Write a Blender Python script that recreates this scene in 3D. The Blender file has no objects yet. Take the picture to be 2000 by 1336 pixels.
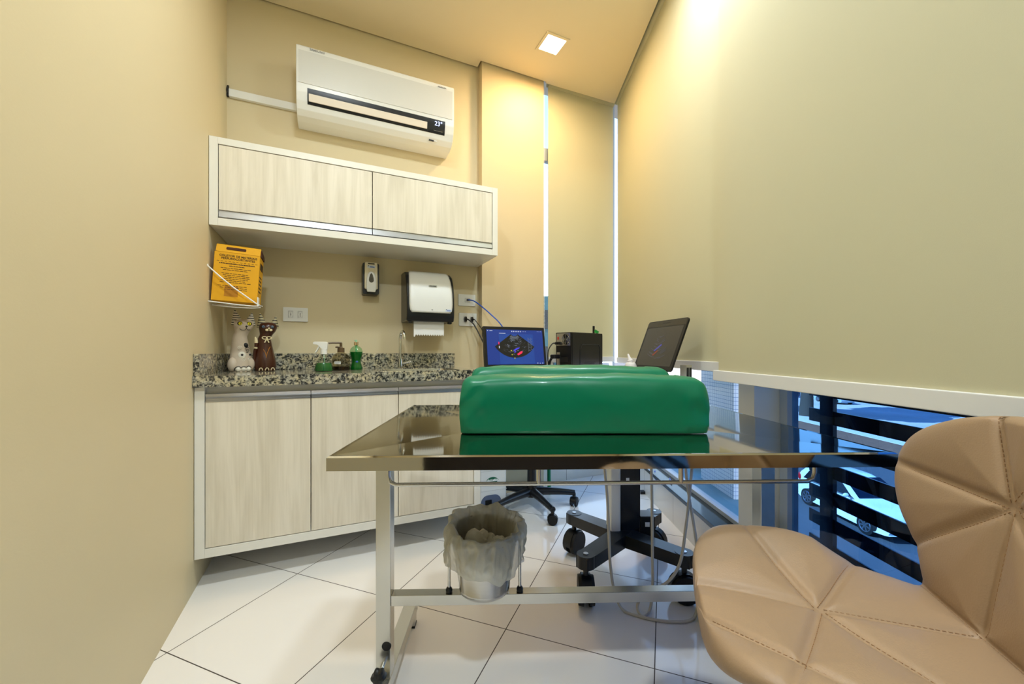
import bpy, bmesh, math, random
from mathutils import Vector, Matrix
random.seed(7)
S = bpy.context.scene
COL = S.collection
PI = math.pi
R = math.radians

# ------------------------------------------------------------ camera
cd = bpy.data.cameras.new('camera')
cam = bpy.data.objects.new('camera', cd); COL.objects.link(cam)
cam.location = (0, 0, 1.0); cam.rotation_euler = (R(90), 0, 0)
cd.sensor_width = 36; cd.lens = 14.0; cd.shift_y = 0.0100; cd.clip_start = .02; cd.clip_end = 400
S.camera = cam

# ------------------------------------------------------------ view + world
S.view_settings.view_transform = 'Standard'; S.view_settings.look = 'None'
S.view_settings.gamma = 1.0; S.view_settings.use_curve_mapping = False
S.view_settings.exposure = 0.18
w = bpy.data.worlds.new('world'); S.world = w; w.use_nodes = True
wn = w.node_tree.nodes; wl = w.node_tree.links; wn.clear()
wo = wn.new('ShaderNodeOutputWorld'); wb = wn.new('ShaderNodeBackground')
wt = wn.new('ShaderNodeTexCoord'); wx = wn.new('ShaderNodeSeparateXYZ'); wr = wn.new('ShaderNodeValToRGB')
wl.new(wt.outputs['Generated'], wx.inputs[0]); wl.new(wx.outputs['Z'], wr.inputs[0])
wr.color_ramp.elements[0].position = 0.0; wr.color_ramp.elements[0].color = (1.7, 1.75, 1.8, 1)
wr.color_ramp.elements[1].position = 0.75; wr.color_ramp.elements[1].color = (.10, .38, 1.0, 1)
e = wr.color_ramp.elements.new(.35); e.color = (.70, .95, 1.25, 1)
wl.new(wr.outputs[0], wb.inputs[0]); wb.inputs[1].default_value = 1.8
wl.new(wb.outputs[0], wo.inputs[0])

# the sun stands behind the building: it lights the far side of the street only
sd = bpy.data.lights.new('sun', 'SUN'); sd.energy = 20.0; sd.angle = R(.6); sd.color = (1, .86, .72)
so = bpy.data.objects.new('sun', sd); COL.objects.link(so)
so.rotation_euler = Vector((.70, .12, -.62)).to_track_quat('-Z', 'Y').to_euler()

def area(name, loc, size, power, color, target=None):
    d = bpy.data.lights.new(name, 'AREA'); d.shape = 'SQUARE'; d.size = size; d.energy = power; d.color = color
    o = bpy.data.objects.new(name, d); COL.objects.link(o); o.location = loc
    o.rotation_euler = (0, 0, R(24.53))
    return o
WARM = (1.0, .66, .32); NEUT = (.83, .93, 1.0); COOL = (.80, .92, 1.0)
area('lamp_corner', (.266, 2.585, 2.975), .13, 11.5, WARM)
area('lamp_window', (.58, 1.62, 2.97), .17, 17, COOL)
area('lamp_middle', (-.45, 1.05, 2.97), .17, 15, NEUT)
area('lamp_entry', (.25, -.70, 2.97), .17, 42, NEUT)

# ------------------------------------------------------------ room frames
A = math.atan2(.4151, .9097)
P0 = Vector((-1.575, 2.2, 0)); UD = Vector((.9097, .4151, 0)); VD = Vector((.4151, -.9097, 0))
def W(u, v, z=0.0): return P0 + UD*u + VD*v + Vector((0, 0, z))      # along the back wall, out of it, up

# ------------------------------------------------------------ materials
def lin(c):
    return tuple((x/12.92 if x <= .04045 else ((x+.055)/1.055)**2.4) for x in (v/255 for v in c))
MATS = {}
def mk(name, rgb, rough=.5, metal=0.0, var=.06, scale=12.0, bump=0.0, bscale=80.0, coat=0.0, emis=None, estr=0.0,
       trans=0.0, ior=1.45, stretch=None, spec=None, alpha=None):
    m = bpy.data.materials.new(name); m.use_nodes = True; nt = m.node_tree; n = nt.nodes; l = nt.links
    b = n['Principled BSDF']; c = lin(rgb)
    tc = n.new('ShaderNodeTexCoord'); src = tc.outputs['Object']
    if stretch:
        mp = n.new('ShaderNodeMapping'); mp.inputs['Scale'].default_value = stretch; l.new(src, mp.inputs[0]); src = mp.outputs[0]
    no = n.new('ShaderNodeTexNoise'); no.inputs['Scale'].default_value = scale; no.inputs['Detail'].default_value = 5
    l.new(src, no.inputs['Vector'])
    mx = n.new('ShaderNodeMix'); mx.data_type = 'RGBA'
    mx.inputs[6].default_value = (*[x*(1-var) for x in c], 1); mx.inputs[7].default_value = (*[min(1, x*(1+var)) for x in c], 1)
    l.new(no.outputs[0], mx.inputs[0]); l.new(mx.outputs[2], b.inputs['Base Color'])
    b.inputs['Roughness'].default_value = rough; b.inputs['Metallic'].default_value = metal
    b.inputs['Coat Weight'].default_value = coat; b.inputs['Coat Roughness'].default_value = .08
    b.inputs['IOR'].default_value = ior
    if spec is not None: b.inputs['Specular IOR Level'].default_value = spec
    if trans: b.inputs['Transmission Weight'].default_value = trans
    if alpha is not None: b.inputs['Alpha'].default_value = alpha
    if emis: b.inputs['Emission Color'].default_value = (*lin(emis), 1); b.inputs['Emission Strength'].default_value = estr
    if bump:
        n2 = n.new('ShaderNodeTexNoise'); n2.inputs['Scale'].default_value = bscale; n2.inputs['Detail'].default_value = 4
        l.new(src, n2.inputs['Vector']); bp = n.new('ShaderNodeBump'); bp.inputs['Strength'].default_value = bump
        bp.inputs['Distance'].default_value = .004
        l.new(n2.outputs[0], bp.inputs['Height']); l.new(bp.outputs[0], b.inputs['Normal'])
    MATS[name] = m; return m

paint = mk('beige_paint', (214, 199, 162), .55, var=.015, scale=2, bump=.05, bscale=160)
paint_pilaster = mk('peach_beige_paint', (214, 197, 160), .55, var=.015, scale=2, bump=.05, bscale=160)
ceil_m = mk('ceiling_paint', (230, 216, 184), .7, var=.01, scale=2)
blind_m = mk('blind_fabric', (220, 214, 180), .75, var=.012, scale=3, bump=.08, bscale=600)
_n = blind_m.node_tree.nodes; _l = blind_m.node_tree.links; _p = _n['Principled BSDF']; _t = _n.new('ShaderNodeBsdfTranslucent'); _m = _n.new('ShaderNodeMixShader')
_m.inputs[0].default_value = .26; _l.new(_p.inputs['Base Color'].links[0].from_socket, _t.inputs[0]); _l.new(_p.outputs[0], _m.inputs[1]); _l.new(_t.outputs[0], _m.inputs[2])
_l.new(_m.outputs[0], [k for k in _n if k.type == 'OUTPUT_MATERIAL'][0].inputs[0])
white_pl = mk('white_plastic', (232, 232, 228), .3, var=.01)
white_bar = mk('white_enamel_bar', (226, 226, 224), .35, var=.01)
grey_pl = mk('light_grey_plastic', (214, 214, 210), .35, var=.01)
black_pl = mk('black_plastic', (18, 18, 19), .35, var=.2)
black_soft = mk('black_satin_plastic', (26, 27, 30), .28, var=.15)
black_metal = mk('black_lacquered_metal', (12, 16, 26), .18, var=.2)
dark_rubber = mk('dark_rubber', (20, 20, 22), .6, var=.2)
alu = mk('aluminium', (190, 192, 196), .28, metal=1, var=.05, stretch=(2, 2, 200))
alu_paint = mk('grey_frame_paint', (170, 180, 190), .4, var=.03)
chrome = mk('chrome', (222, 224, 226), .07, metal=1, var=.02)
steel = mk('stainless_steel', (190, 186, 176), .13, metal=1, var=.10, scale=6, stretch=(1, 6, 6))
steel_top = mk('polished_steel_sheet', (178, 172, 158), .055, metal=1, var=.06, scale=5, bump=.008, bscale=40)
steel_tube = mk('brushed_steel_tube', (205, 203, 196), .24, metal=1, var=.10, scale=9)
steel_pail = mk('brushed_steel_pail', (190, 188, 184), .22, metal=1, var=.08, scale=4, stretch=(1, 1, 30))
white_frame = mk('white_laminate', (232, 228, 216), .35, var=.015, scale=6)
vinyl = mk('green_vinyl', (0, 112, 78), .36, var=.05, scale=5, bump=.06, bscale=30, coat=.08, spec=.35)
leather = mk('tan_leatherette', (152, 126, 98), .42, var=.04, scale=8, bump=.10, bscale=420)
thread = mk('brown_thread', (140, 106, 72), .7, var=.1)
cable_grey = mk('grey_cable', (196, 190, 176), .4, var=.03)
cable_black = mk('black_cable', (12, 12, 13), .45, var=.1)
cable_blue = mk('blue_cable', (20, 80, 190), .4, var=.05)
card = mk('yellow_cardboard', (226, 164, 10), .65, var=.05, scale=9)
card_dark = mk('brown_cardboard_inside', (70, 36, 14), .8, var=.1)
ink = mk('dark_print', (48, 26, 10), .7, var=.05)
ink_grey = mk('grey_print', (150, 152, 154), .6, var=.02)
ink_dark = mk('black_print', (28, 30, 34), .6, var=.05)
ink_blue = mk('blue_print', (70, 110, 190), .5, var=.05)
sticker = mk('pale_sticker', (214, 222, 236), .5, var=.02)
paper = mk('white_paper', (238, 238, 236), .8, var=.01)
tissue = mk('crumpled_tissue', (214, 208, 190), .9, var=.04)
green_pl = mk('green_plastic', (0, 120, 80), .35, var=.05)
green_logo = mk('green_logo_ink', (0, 92, 62), .5, var=.05)
white_ink = mk('white_ink', (240, 244, 240), .5, var=.01)
desk_m = mk('desk_laminate', (226, 222, 210), .4, var=.02, scale=6)
slat_dark = mk('dark_gap', (8, 8, 8), .7, var=.1)
asphalt = mk('asphalt', (78, 82, 88), .85, var=.18, scale=1.5)
sidewalk_m = mk('sidewalk_concrete', (216, 200, 190), .9, var=.12, scale=2)
soil_m = mk('dry_soil', (132, 88, 66), .95, var=.35, scale=4)
ledge_m = mk('outside_ledge_concrete', (92, 140, 156), .75, var=.08, scale=6)
facade_m = mk('facade_render', (190, 186, 176), .85, var=.05, scale=3)
car_white = mk('white_car_paint', (232, 234, 236), .22, var=.01, coat=.6)
car_dark = mk('dark_blue_car_paint', (26, 40, 72), .2, var=.02, coat=.6)
car_silver = mk('silver_car_paint', (170, 176, 184), .25, var=.02, coat=.6)
car_glass = mk('car_glass', (14, 20, 28), .06, var=.05)
tail_red = mk('tail_lamp_red', (190, 16, 24), .2, var=.05)
tyre = mk('tyre_rubber', (16, 16, 18), .7, var=.1)
bark = mk('tree_bark', (74, 62, 54), .9, var=.3, scale=8, bump=.4, bscale=20)
leafm = mk('leaves', (96, 128, 64), .6, var=.35, scale=6)
wood_white = mk('white_painted_wood', (206, 190, 170), .45, var=.08, scale=30)
wood_white2 = mk('bright_white_paint', (236, 230, 214), .5, var=.02)
wood_brown = mk('dark_brown_wood', (66, 30, 14), .28, var=.45, scale=18, stretch=(3, 3, .6), coat=.3)
gold_line = mk('ochre_paint_line', (190, 120, 40), .5, var=.1)
cream_paint = mk('cream_paint', (230, 214, 170), .5, var=.02)
yellow_eye = mk('yellow_eye_paint', (226, 214, 20), .35, var=.05)
blue_eye = mk('blue_grey_eye_paint', (90, 104, 120), .35, var=.05)
liquid_green = mk('green_detergent', (0, 96, 34), .12, var=.05, coat=.3)
liquid_dark = mk('dark_soap_liquid', (38, 24, 18), .12, var=.1)
brown_pl = mk('brown_pump_plastic', (92, 72, 48), .3, var=.05)
green_pale = mk('pale_green_plastic', (150, 200, 160), .3, var=.03)
gold_metal = mk('gold_collar_metal', (226, 204, 168), .18, metal=1, var=.03)
gel_white = mk('gel_bottle_plastic', (232, 226, 224), .4, var=.01)
sink_m = mk('sink_steel', (186, 186, 184), .2, metal=1, var=.05)
pcb_green = mk('green_dongle', (40, 150, 60), .4, var=.05)
red_m = mk('red_switch', (200, 30, 24), .4, var=.05)
beige_louver = mk('louver_plastic', (232, 220, 204), .35, var=.01)

def emi(name, rgb, s):
    m = bpy.data.materials.new(name); m.use_nodes = True; nt = m.node_tree; n = nt.nodes
    b = n['Principled BSDF']; b.inputs['Base Color'].default_value = (0.01, 0.01, 0.01, 1); b.inputs['Roughness'].default_value = .25
    no = n.new('ShaderNodeTexNoise'); no.inputs['Scale'].default_value = 6
    mx = n.new('ShaderNodeMix'); mx.data_type = 'RGBA'; c = lin(rgb)
    mx.inputs[6].default_value = (*[x*.94 for x in c], 1); mx.inputs[7].default_value = (*c, 1)
    nt.links.new(no.outputs[0], mx.inputs[0]); nt.links.new(mx.outputs[2], b.inputs['Emission Color'])
    b.inputs['Emission Strength'].default_value = s
    return m
lamp_on = emi('lamp_diffuser', (255, 244, 226), 9)
scr_blue = emi('screen_blue', (8, 52, 138), .9)
scr_panel = emi('screen_panel_blue', (14, 66, 150), .9)
scr_black = emi('screen_black', (5, 8, 16), .5)
scr_white = emi('screen_white', (210, 220, 235), .8)
scr_grey = emi('screen_grey', (126, 136, 150), .7)
scr_red = emi('screen_red', (255, 40, 90), .95)
scr_violet = emi('screen_violet', (64, 60, 230), .95)
scr_yellow = emi('screen_yellow', (200, 200, 60), .8)
scr_dim = emi('laptop_screen_dim', (44, 44, 38), .8)
scr_dimblue = emi('laptop_dim_blue', (74, 72, 170), .7)
scr_dimgrey = emi('laptop_dim_grey', (78, 80, 92), .7)
scr_dimred = emi('laptop_dim_red', (140, 50, 34), .7)
led_blue = emi('led_digits', (190, 205, 255), 3.0)

def glass(name, tint, gloss=.06, rough=0.0):
    m = bpy.data.materials.new(name); m.use_nodes = True; nt = m.node_tree; n = nt.nodes; l = nt.links; n.clear()
    o = n.new('ShaderNodeOutputMaterial'); t = n.new('ShaderNodeBsdfTransparent'); g = n.new('ShaderNodeBsdfGlossy')
    mx = n.new('ShaderNodeMixShader'); lw = n.new('ShaderNodeLayerWeight'); lw.inputs[0].default_value = .5
    pw = n.new('ShaderNodeMath'); pw.operation = 'POWER'; pw.inputs[1].default_value = 4.0; l.new(lw.outputs['Facing'], pw.inputs[0])
    fr = n.new('ShaderNodeMath'); fr.operation = 'MULTIPLY_ADD'; fr.inputs[1].default_value = .55; fr.inputs[2].default_value = .03; l.new(pw.outputs[0], fr.inputs[0])
    no = n.new('ShaderNodeTexNoise'); no.inputs['Scale'].default_value = 3
    mc = n.new('ShaderNodeMix'); mc.data_type = 'RGBA'
    mc.inputs[6].default_value = (*[x*.96 for x in tint], 1); mc.inputs[7].default_value = (*tint, 1)
    l.new(no.outputs[0], mc.inputs[0]); l.new(mc.outputs[2], t.inputs[0])
    g.inputs['Roughness'].default_value = rough
    l.new(fr.outputs[0], mx.inputs[0]); l.new(t.outputs[0], mx.inputs[1]); l.new(g.outputs[0], mx.inputs[2])
    l.new(mx.outputs[0], o.inputs[0]); return m
pane_blue = glass('blue_tinted_glass', (.31, .53, .78))
pane_clear = glass('clear_glass', (.93, .97, 1.0))
pane_pale = glass('pale_blue_glass', (.88, .95, 1.0))
bottle_clear = glass('clear_bottle', (.88, .92, .88))
bottle_brownish = glass('smoky_bottle', (.74, .70, .58))
bottle_green = glass('green_tinted_bottle', (.72, .92, .76))

def liner_mat():
    m = bpy.data.materials.new('translucent_bag_film'); m.use_nodes = True; nt = m.node_tree; n = nt.nodes; l = nt.links; n.clear()
    o = n.new('ShaderNodeOutputMaterial'); d = n.new('ShaderNodeBsdfDiffuse'); tl = n.new('ShaderNodeBsdfTranslucent')
    tr = n.new('ShaderNodeBsdfTransparent'); gl = n.new('ShaderNodeBsdfGlossy'); gl.inputs['Roughness'].default_value = .22
    c = (*lin((206, 202, 184)), 1); d.inputs[0].default_value = c; tl.inputs[0].default_value = c
    no = n.new('ShaderNodeTexNoise'); no.inputs['Scale'].default_value = 25; bp = n.new('ShaderNodeBump'); bp.inputs['Strength'].default_value = .3
    bp.inputs['Distance'].default_value = .003; l.new(no.outputs[0], bp.inputs['Height'])
    for x in (d, tl, gl): l.new(bp.outputs[0], x.inputs['Normal'])
    a = n.new('ShaderNodeMixShader'); a.inputs[0].default_value = .4; l.new(d.outputs[0], a.inputs[1]); l.new(tl.outputs[0], a.inputs[2])
    b = n.new('ShaderNodeMixShader'); b.inputs[0].default_value = .28; l.new(a.outputs[0], b.inputs[1]); l.new(tr.outputs[0], b.inputs[2])
    g = n.new('ShaderNodeMixShader'); g.inputs[0].default_value = .07; l.new(b.outputs[0], g.inputs[1]); l.new(gl.outputs[0], g.inputs[2])
    l.new(g.outputs[0], o.inputs[0]); return m
liner_m = liner_mat()

def wood_mat():
    m = bpy.data.materials.new('pale_wood_laminate'); m.use_nodes = True; nt = m.node_tree; n = nt.nodes; l = nt.links
    b = n['Principled BSDF']; tc = n.new('ShaderNodeTexCoord')
    mp = n.new('ShaderNodeMapping'); mp.inputs['Scale'].default_value = (1, 1, .09); l.new(tc.outputs['Object'], mp.inputs[0])
    n1 = n.new('ShaderNodeTexNoise'); n1.inputs['Scale'].default_value = 14; n1.inputs['Detail'].default_value = 8; n1.inputs['Distortion'].default_value = 1.2
    n2 = n.new('ShaderNodeTexNoise'); n2.inputs['Scale'].default_value = 130; n2.inputs['Detail'].default_value = 3
    mp2 = n.new('ShaderNodeMapping'); mp2.inputs['Scale'].default_value = (1, 1, .03); l.new(tc.outputs['Object'], mp2.inputs[0])
    l.new(mp.outputs[0], n1.inputs['Vector']); l.new(mp2.outputs[0], n2.inputs['Vector'])
    r = n.new('ShaderNodeValToRGB'); r.color_ramp.elements[0].position = .3; r.color_ramp.elements[0].color = (*lin((214, 203, 180)), 1)
    r.color_ramp.elements[1].position = .62; r.color_ramp.elements[1].color = (*lin((232, 222, 202)), 1)
    mm = n.new('ShaderNodeMath'); mm.operation = 'MULTIPLY_ADD'; mm.inputs[1].default_value = .35
    sub = n.new('ShaderNodeMath'); sub.operation = 'SUBTRACT'; sub.inputs[1].default_value = .5
    l.new(n2.outputs[0], sub.inputs[0]); l.new(sub.outputs[0], mm.inputs[0]); l.new(n1.outputs[0], mm.inputs[2]); l.new(mm.outputs[0], r.inputs[0])
    l.new(r.outputs[0], b.inputs['Base Color']); b.inputs['Roughness'].default_value = .45
    return m
wood = wood_mat()

def granite_mat():
    m = bpy.data.materials.new('speckled_granite'); m.use_nodes = True; nt = m.node_tree; n = nt.nodes; l = nt.links
    b = n['Principled BSDF']; tc = n.new('ShaderNodeTexCoord')
    n1 = n.new('ShaderNodeTexNoise'); n1.inputs['Scale'].default_value = 84; n1.inputs['Detail'].default_value = 6; n1.inputs['Roughness'].default_value = .62; n1.inputs['Distortion'].default_value = .5
    n2 = n.new('ShaderNodeTexNoise'); n2.inputs['Scale'].default_value = 30; n2.inputs['Detail'].default_value = 4
    l.new(tc.outputs['Object'], n1.inputs['Vector']); l.new(tc.outputs['Object'], n2.inputs['Vector'])
    r = n.new('ShaderNodeValToRGB'); r.color_ramp.elements[0].position = .38; r.color_ramp.elements[0].color = (*lin((44, 44, 44)), 1)
    r.color_ramp.elements[1].position = .66; r.color_ramp.elements[1].color = (*lin((216, 208, 188)), 1)
    for p, c in ((.455, (92, 90, 84)), (.50, (158, 154, 140)), (.57, (192, 184, 160))):
        e = r.color_ramp.elements.new(p); e.color = (*lin(c), 1)
    l.new(n1.outputs[0], r.inputs[0])
    r2 = n.new('ShaderNodeValToRGB'); r2.color_ramp.elements[0].position = .42; r2.color_ramp.elements[0].color = (.78, .80, .82, 1)
    r2.color_ramp.elements[1].position = .62; r2.color_ramp.elements[1].color = (1.0, .95, .80, 1)
    l.new(n2.outputs[0], r2.inputs[0])
    mx = n.new('ShaderNodeMix'); mx.data_type = 'RGBA'; mx.blend_type = 'MULTIPLY'; mx.inputs[0].default_value = 1
    l.new(r.outputs[0], mx.inputs[6]); l.new(r2.outputs[0], mx.inputs[7]); l.new(mx.outputs[2], b.inputs['Base Color'])
    b.inputs['Roughness'].default_value = .10; return m
granite = granite_mat()
sill_m = mk('dark_granite_sill', (30, 40, 42), .12, var=.5, scale=60)

def tile_mat(name, origin, e1, e2, size, grout, base, gcol, rough, zalign=False):
    m = bpy.data.materials.new(name); m.use_nodes = True; nt = m.node_tree; n = nt.nodes; l = nt.links
    b = n['Principled BSDF']; g = n.new('ShaderNodeNewGeometry')
    sb = n.new('ShaderNodeVectorMath'); sb.operation = 'SUBTRACT'; sb.inputs[1].default_value = origin; l.new(g.outputs['Position'], sb.inputs[0])
    outs = []
    for ev in (e1, e2):
        d = n.new('ShaderNodeVectorMath'); d.operation = 'DOT_PRODUCT'; d.inputs[1].default_value = ev; l.new(sb.outputs[0], d.inputs[0])
        q = n.new('ShaderNodeMath'); q.operation = 'DIVIDE'; q.inputs[1].default_value = size; l.new(d.outputs['Value'], q.inputs[0])
        pp = n.new('ShaderNodeMath'); pp.operation = 'PINGPONG'; pp.inputs[1].default_value = .5; l.new(q.outputs[0], pp.inputs[0])
        lt = n.new('ShaderNodeMath'); lt.operation = 'LESS_THAN'; lt.inputs[1].default_value = grout/size/2; l.new(pp.outputs[0], lt.inputs[0]); outs.append(lt)
    mxm = n.new('ShaderNodeMath'); mxm.operation = 'MAXIMUM'; l.new(outs[0].outputs[0], mxm.inputs[0]); l.new(outs[1].outputs[0], mxm.inputs[1])
    no = n.new('ShaderNodeTexNoise'); no.inputs['Scale'].default_value = 1.3; l.new(g.outputs['Position'], no.inputs['Vector'])
    c = lin(base); mv = n.new('ShaderNodeMix'); mv.data_type = 'RGBA'
    mv.inputs[6].default_value = (*[x*.96 for x in c], 1); mv.inputs[7].default_value = (*c, 1); l.new(no.outputs[0], mv.inputs[0])
    mx = n.new('ShaderNodeMix'); mx.data_type = 'RGBA'; l.new(mxm.outputs[0], mx.inputs[0]); l.new(mv.outputs[2], mx.inputs[6]); mx.inputs[7].default_value = (*lin(gcol), 1)
    l.new(mx.outputs[2], b.inputs['Base Color'])
    rm = n.new('ShaderNodeMath'); rm.operation = 'MULTIPLY_ADD'; rm.inputs[1].default_value = .6; rm.inputs[2].default_value = rough; l.new(mxm.outputs[0], rm.inputs[0]); l.new(rm.outputs[0], b.inputs['Roughness'])
    return m
floor_m = tile_mat('porcelain_floor_tile', (-.0222, 1.438, 0), (.3558, .9346, 0), (.9346, -.3558, 0), .506, .0034, (238, 234, 228), (70, 62, 54), .09)
curb_m = tile_mat('white_wall_tile', (0, 2.32, -.005), (0, 1, 0), (0, 0, 1), .5, .003, (228, 222, 210), (120, 112, 100), .15)
curbb_m = tile_mat('white_wall_tile_back', tuple(W(2.2, 0, -.005)), tuple(UD), (0, 0, 1), .5, .003, (228, 222, 210), (120, 112, 100), .15)
mosaic_m2 = tile_mat('white_glass_mosaic_side', (1.358, 2.437, .1), (1, 1, 0), (0, 0, 1), .024, .0020, (242, 244, 250), (60, 116, 170), .2)

# ------------------------------------------------------------ mesh helpers
class MB:
    def __init__(s): s.b = bmesh.new(); s.bx = False
    def _merge(s, t, m, mat=None):
        for f in t.faces: f.material_index = m
        if mat is not None: bmesh.ops.transform(t, matrix=mat, verts=t.verts)
        me = bpy.data.meshes.new('t'); t.to_mesh(me); t.free(); s.b.from_mesh(me); bpy.data.meshes.remove(me)
        return s
    def box(s, x0, x1, y0, y1, z0, z1, bev=0.0, seg=2, m=0, mat=None):
        s.bx = s.bx or bev > 0; t = bmesh.new(); bmesh.ops.create_cube(t, size=1)
        for v in t.verts: v.co = Vector(((x0+x1)/2+v.co.x*(x1-x0), (y0+y1)/2+v.co.y*(y1-y0), (z0+z1)/2+v.co.z*(z1-z0)))
        if bev: bmesh.ops.bevel(t, geom=list(t.edges), offset=bev, segments=seg, profile=.5, affect='EDGES', clamp_overlap=True)
        return s._merge(t, m, mat)
    def cyl(s, p0, p1, r0, r1=None, seg=24, m=0, cap=True):
        p0 = Vector(p0); p1 = Vector(p1); r1 = r0 if r1 is None else r1; d = p1-p0
        t = bmesh.new(); bmesh.ops.create_cone(t, cap_ends=cap, segments=seg, radius1=r0, radius2=max(r1, 1e-5), depth=d.length)
        q = Vector((0, 0, 1)).rotation_difference(d.normalized()).to_matrix().to_4x4()
        return s._merge(t, m, Matrix.Translation((p0+p1)/2) @ q)
    def sph(s, c, r, sc=(1, 1, 1), seg=20, m=0, rot=None):
        t = bmesh.new(); bmesh.ops.create_uvsphere(t, u_segments=seg, v_segments=max(8, seg//2), radius=r)
        M = Matrix.Translation(c) @ (rot.to_matrix().to_4x4() if rot else Matrix.Identity(4)) @ Matrix.Diagonal((*sc, 1))
        return s._merge(t, m, M)
    def tube(s, pts, r, seg=10, m=0, closed=False):
        pts = [Vector(p) for p in pts]; n = len(pts); t = bmesh.new(); rings = []; up = None
        for i, p in enumerate(pts):
            a = pts[(i-1) % n] if closed or i > 0 else pts[0]; b = pts[(i+1) % n] if closed or i < n-1 else pts[-1]
            d = (b-a).normalized()
            if up is None:
                up = Vector((0, 0, 1)) if abs(d.z) < .9 else Vector((1, 0, 0))
            x = d.cross(up).normalized(); up = x.cross(d).normalized()
            rr = r[i] if isinstance(r, (list, tuple)) else r
            rings.append([t.verts.new(p + x*math.cos(2*PI*k/seg)*rr + up*math.sin(2*PI*k/seg)*rr) for k in range(seg)])
        for i in range(n if closed else n-1):
            a = rings[i]; b = rings[(i+1) % n]
            for k in range(seg): t.faces.new((a[k], a[(k+1) % seg], b[(k+1) % seg], b[k]))
        if not closed: t.faces.new(rings[0]); t.faces.new(list(reversed(rings[-1])))
        bmesh.ops.recalc_face_normals(t, faces=t.faces)
        return s._merge(t, m)
    def lathe(s, prof, c=(0, 0, 0), seg=36, m=0, sx=1, sy=1, mat=None):
        t = bmesh.new(); rings = []
        for r, z in prof:
            if r < 1e-5: rings.append([t.verts.new((c[0], c[1], c[2]+z))])
            else: rings.append([t.verts.new((c[0]+math.cos(2*PI*k/seg)*r*sx, c[1]+math.sin(2*PI*k/seg)*r*sy, c[2]+z)) for k in range(seg)])
        for a, b in zip(rings, rings[1:]):
            for k in range(seg):
                k2 = (k+1) % seg
                if len(a) == 1 and len(b) == 1: continue
                if len(a) == 1: t.faces.new((a[0], b[k2], b[k]))
                elif len(b) == 1: t.faces.new((a[k], a[k2], b[0]))
                else: t.faces.new((a[k], a[k2], b[k2], b[k]))
        bmesh.ops.recalc_face_normals(t, faces=t.faces)
        return s._merge(t, m, mat)
    def prism(s, poly, a0, a1, axis='x', bev=0.0, seg=2, m=0, mat=None):
        t = bmesh.new()
        def P(a, p): return {'x': (a, p[0], p[1]), 'y': (p[0], a, p[1]), 'z': (p[0], p[1], a)}[axis]
        lo = [t.verts.new(P(a0, p)) for p in poly]; hi = [t.verts.new(P(a1, p)) for p in poly]; n = len(poly)
        t.faces.new(lo); t.faces.new(list(reversed(hi)))
        for k in range(n): t.faces.new((lo[k], lo[(k+1) % n], hi[(k+1) % n], hi[k]))
        bmesh.ops.recalc_face_normals(t, faces=t.faces)
        if bev: s.bx = True; bmesh.ops.bevel(t, geom=list(t.edges), offset=bev, segments=seg, profile=.5, affect='EDGES', clamp_overlap=True)
        return s._merge(t, m, mat)
    def surf(s, f, nu, nv, cu=False, cv=False, m=0, caps=False):
        t = bmesh.new(); g = [[t.verts.new(f(i, j)) for j in range(nv)] for i in range(nu)]
        for i in range(nu if cu else nu-1):
            for j in range(nv if cv else nv-1):
                a, b, c, d = g[i][j], g[(i+1) % nu][j], g[(i+1) % nu][(j+1) % nv], g[i][(j+1) % nv]
                try: t.faces.new((a, b, c, d))
                except ValueError: pass
        if caps and cv: t.faces.new(g[0]); t.faces.new(list(reversed(g[-1])))
        bmesh.ops.remove_doubles(t, verts=t.verts, dist=1e-6)
        bmesh.ops.recalc_face_normals(t, faces=t.faces)
        return s._merge(t, m)
    def poly(s, pts, m=0):
        s.b.faces.new([s.b.verts.new(p) for p in pts]).material_index = m; return s
    def build(s, name, mats, parent=None, label=None, ang=38, smooth=True):
        me = bpy.data.meshes.new(name); s.b.to_mesh(me); s.b.free()
        for x in (mats if isinstance(mats, (list, tuple)) else [mats]): me.materials.append(x)
        if smooth:
            me.polygons.foreach_set('use_smooth', [True]*len(me.polygons)); me.set_sharp_from_angle(angle=R(ang))
        o = bpy.data.objects.new(name, me); COL.objects.link(o)
        if s.bx and smooth: q = o.modifiers.new('weighted', 'WEIGHTED_NORMAL'); q.keep_sharp = True; q.weight = 100
        if parent: o.parent = parent
        if label: o['label'] = label
        return o
def thing(name, label, cat, loc=(0, 0, 0), rz=0.0, group=None):
    o = bpy.data.objects.new(name, None); COL.objects.link(o); o.empty_display_size = .1
    o.location = loc; o.rotation_euler = (0, 0, rz); tag(o, label, cat, group); return o
def tag(o, label, cat, group=None):
    o['label'] = label; o['category'] = cat
    if group: o['group'] = group
    return o
def struct(o): o['kind'] = 'structure'; return o
def text(name, s, size, loc, rot, m, parent, align='CENTER', ext=.0004, label=None, sx=1.0, bold=0.0):
    c = bpy.data.curves.new('t', 'FONT'); c.body = s; c.size = size; c.align_x = align; c.align_y = 'CENTER'; c.extrude = ext; c.offset = bold
    c.space_line = .95; c.resolution_u = 3
    t = bpy.data.objects.new('t', c); COL.objects.link(t)
    bpy.context.view_layer.update()
    me = bpy.data.meshes.new_from_object(t.evaluated_get(bpy.context.evaluated_depsgraph_get()))
    bpy.data.objects.remove(t); bpy.data.curves.remove(c)
    me.materials.clear(); me.materials.append(m); me.name = name
    o = bpy.data.objects.new(name, me); COL.objects.link(o); o.location = loc; o.rotation_euler = rot; o.scale = (sx, 1, 1)
    if parent: o.parent = parent
    if label: o['label'] = label
    return o
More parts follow.
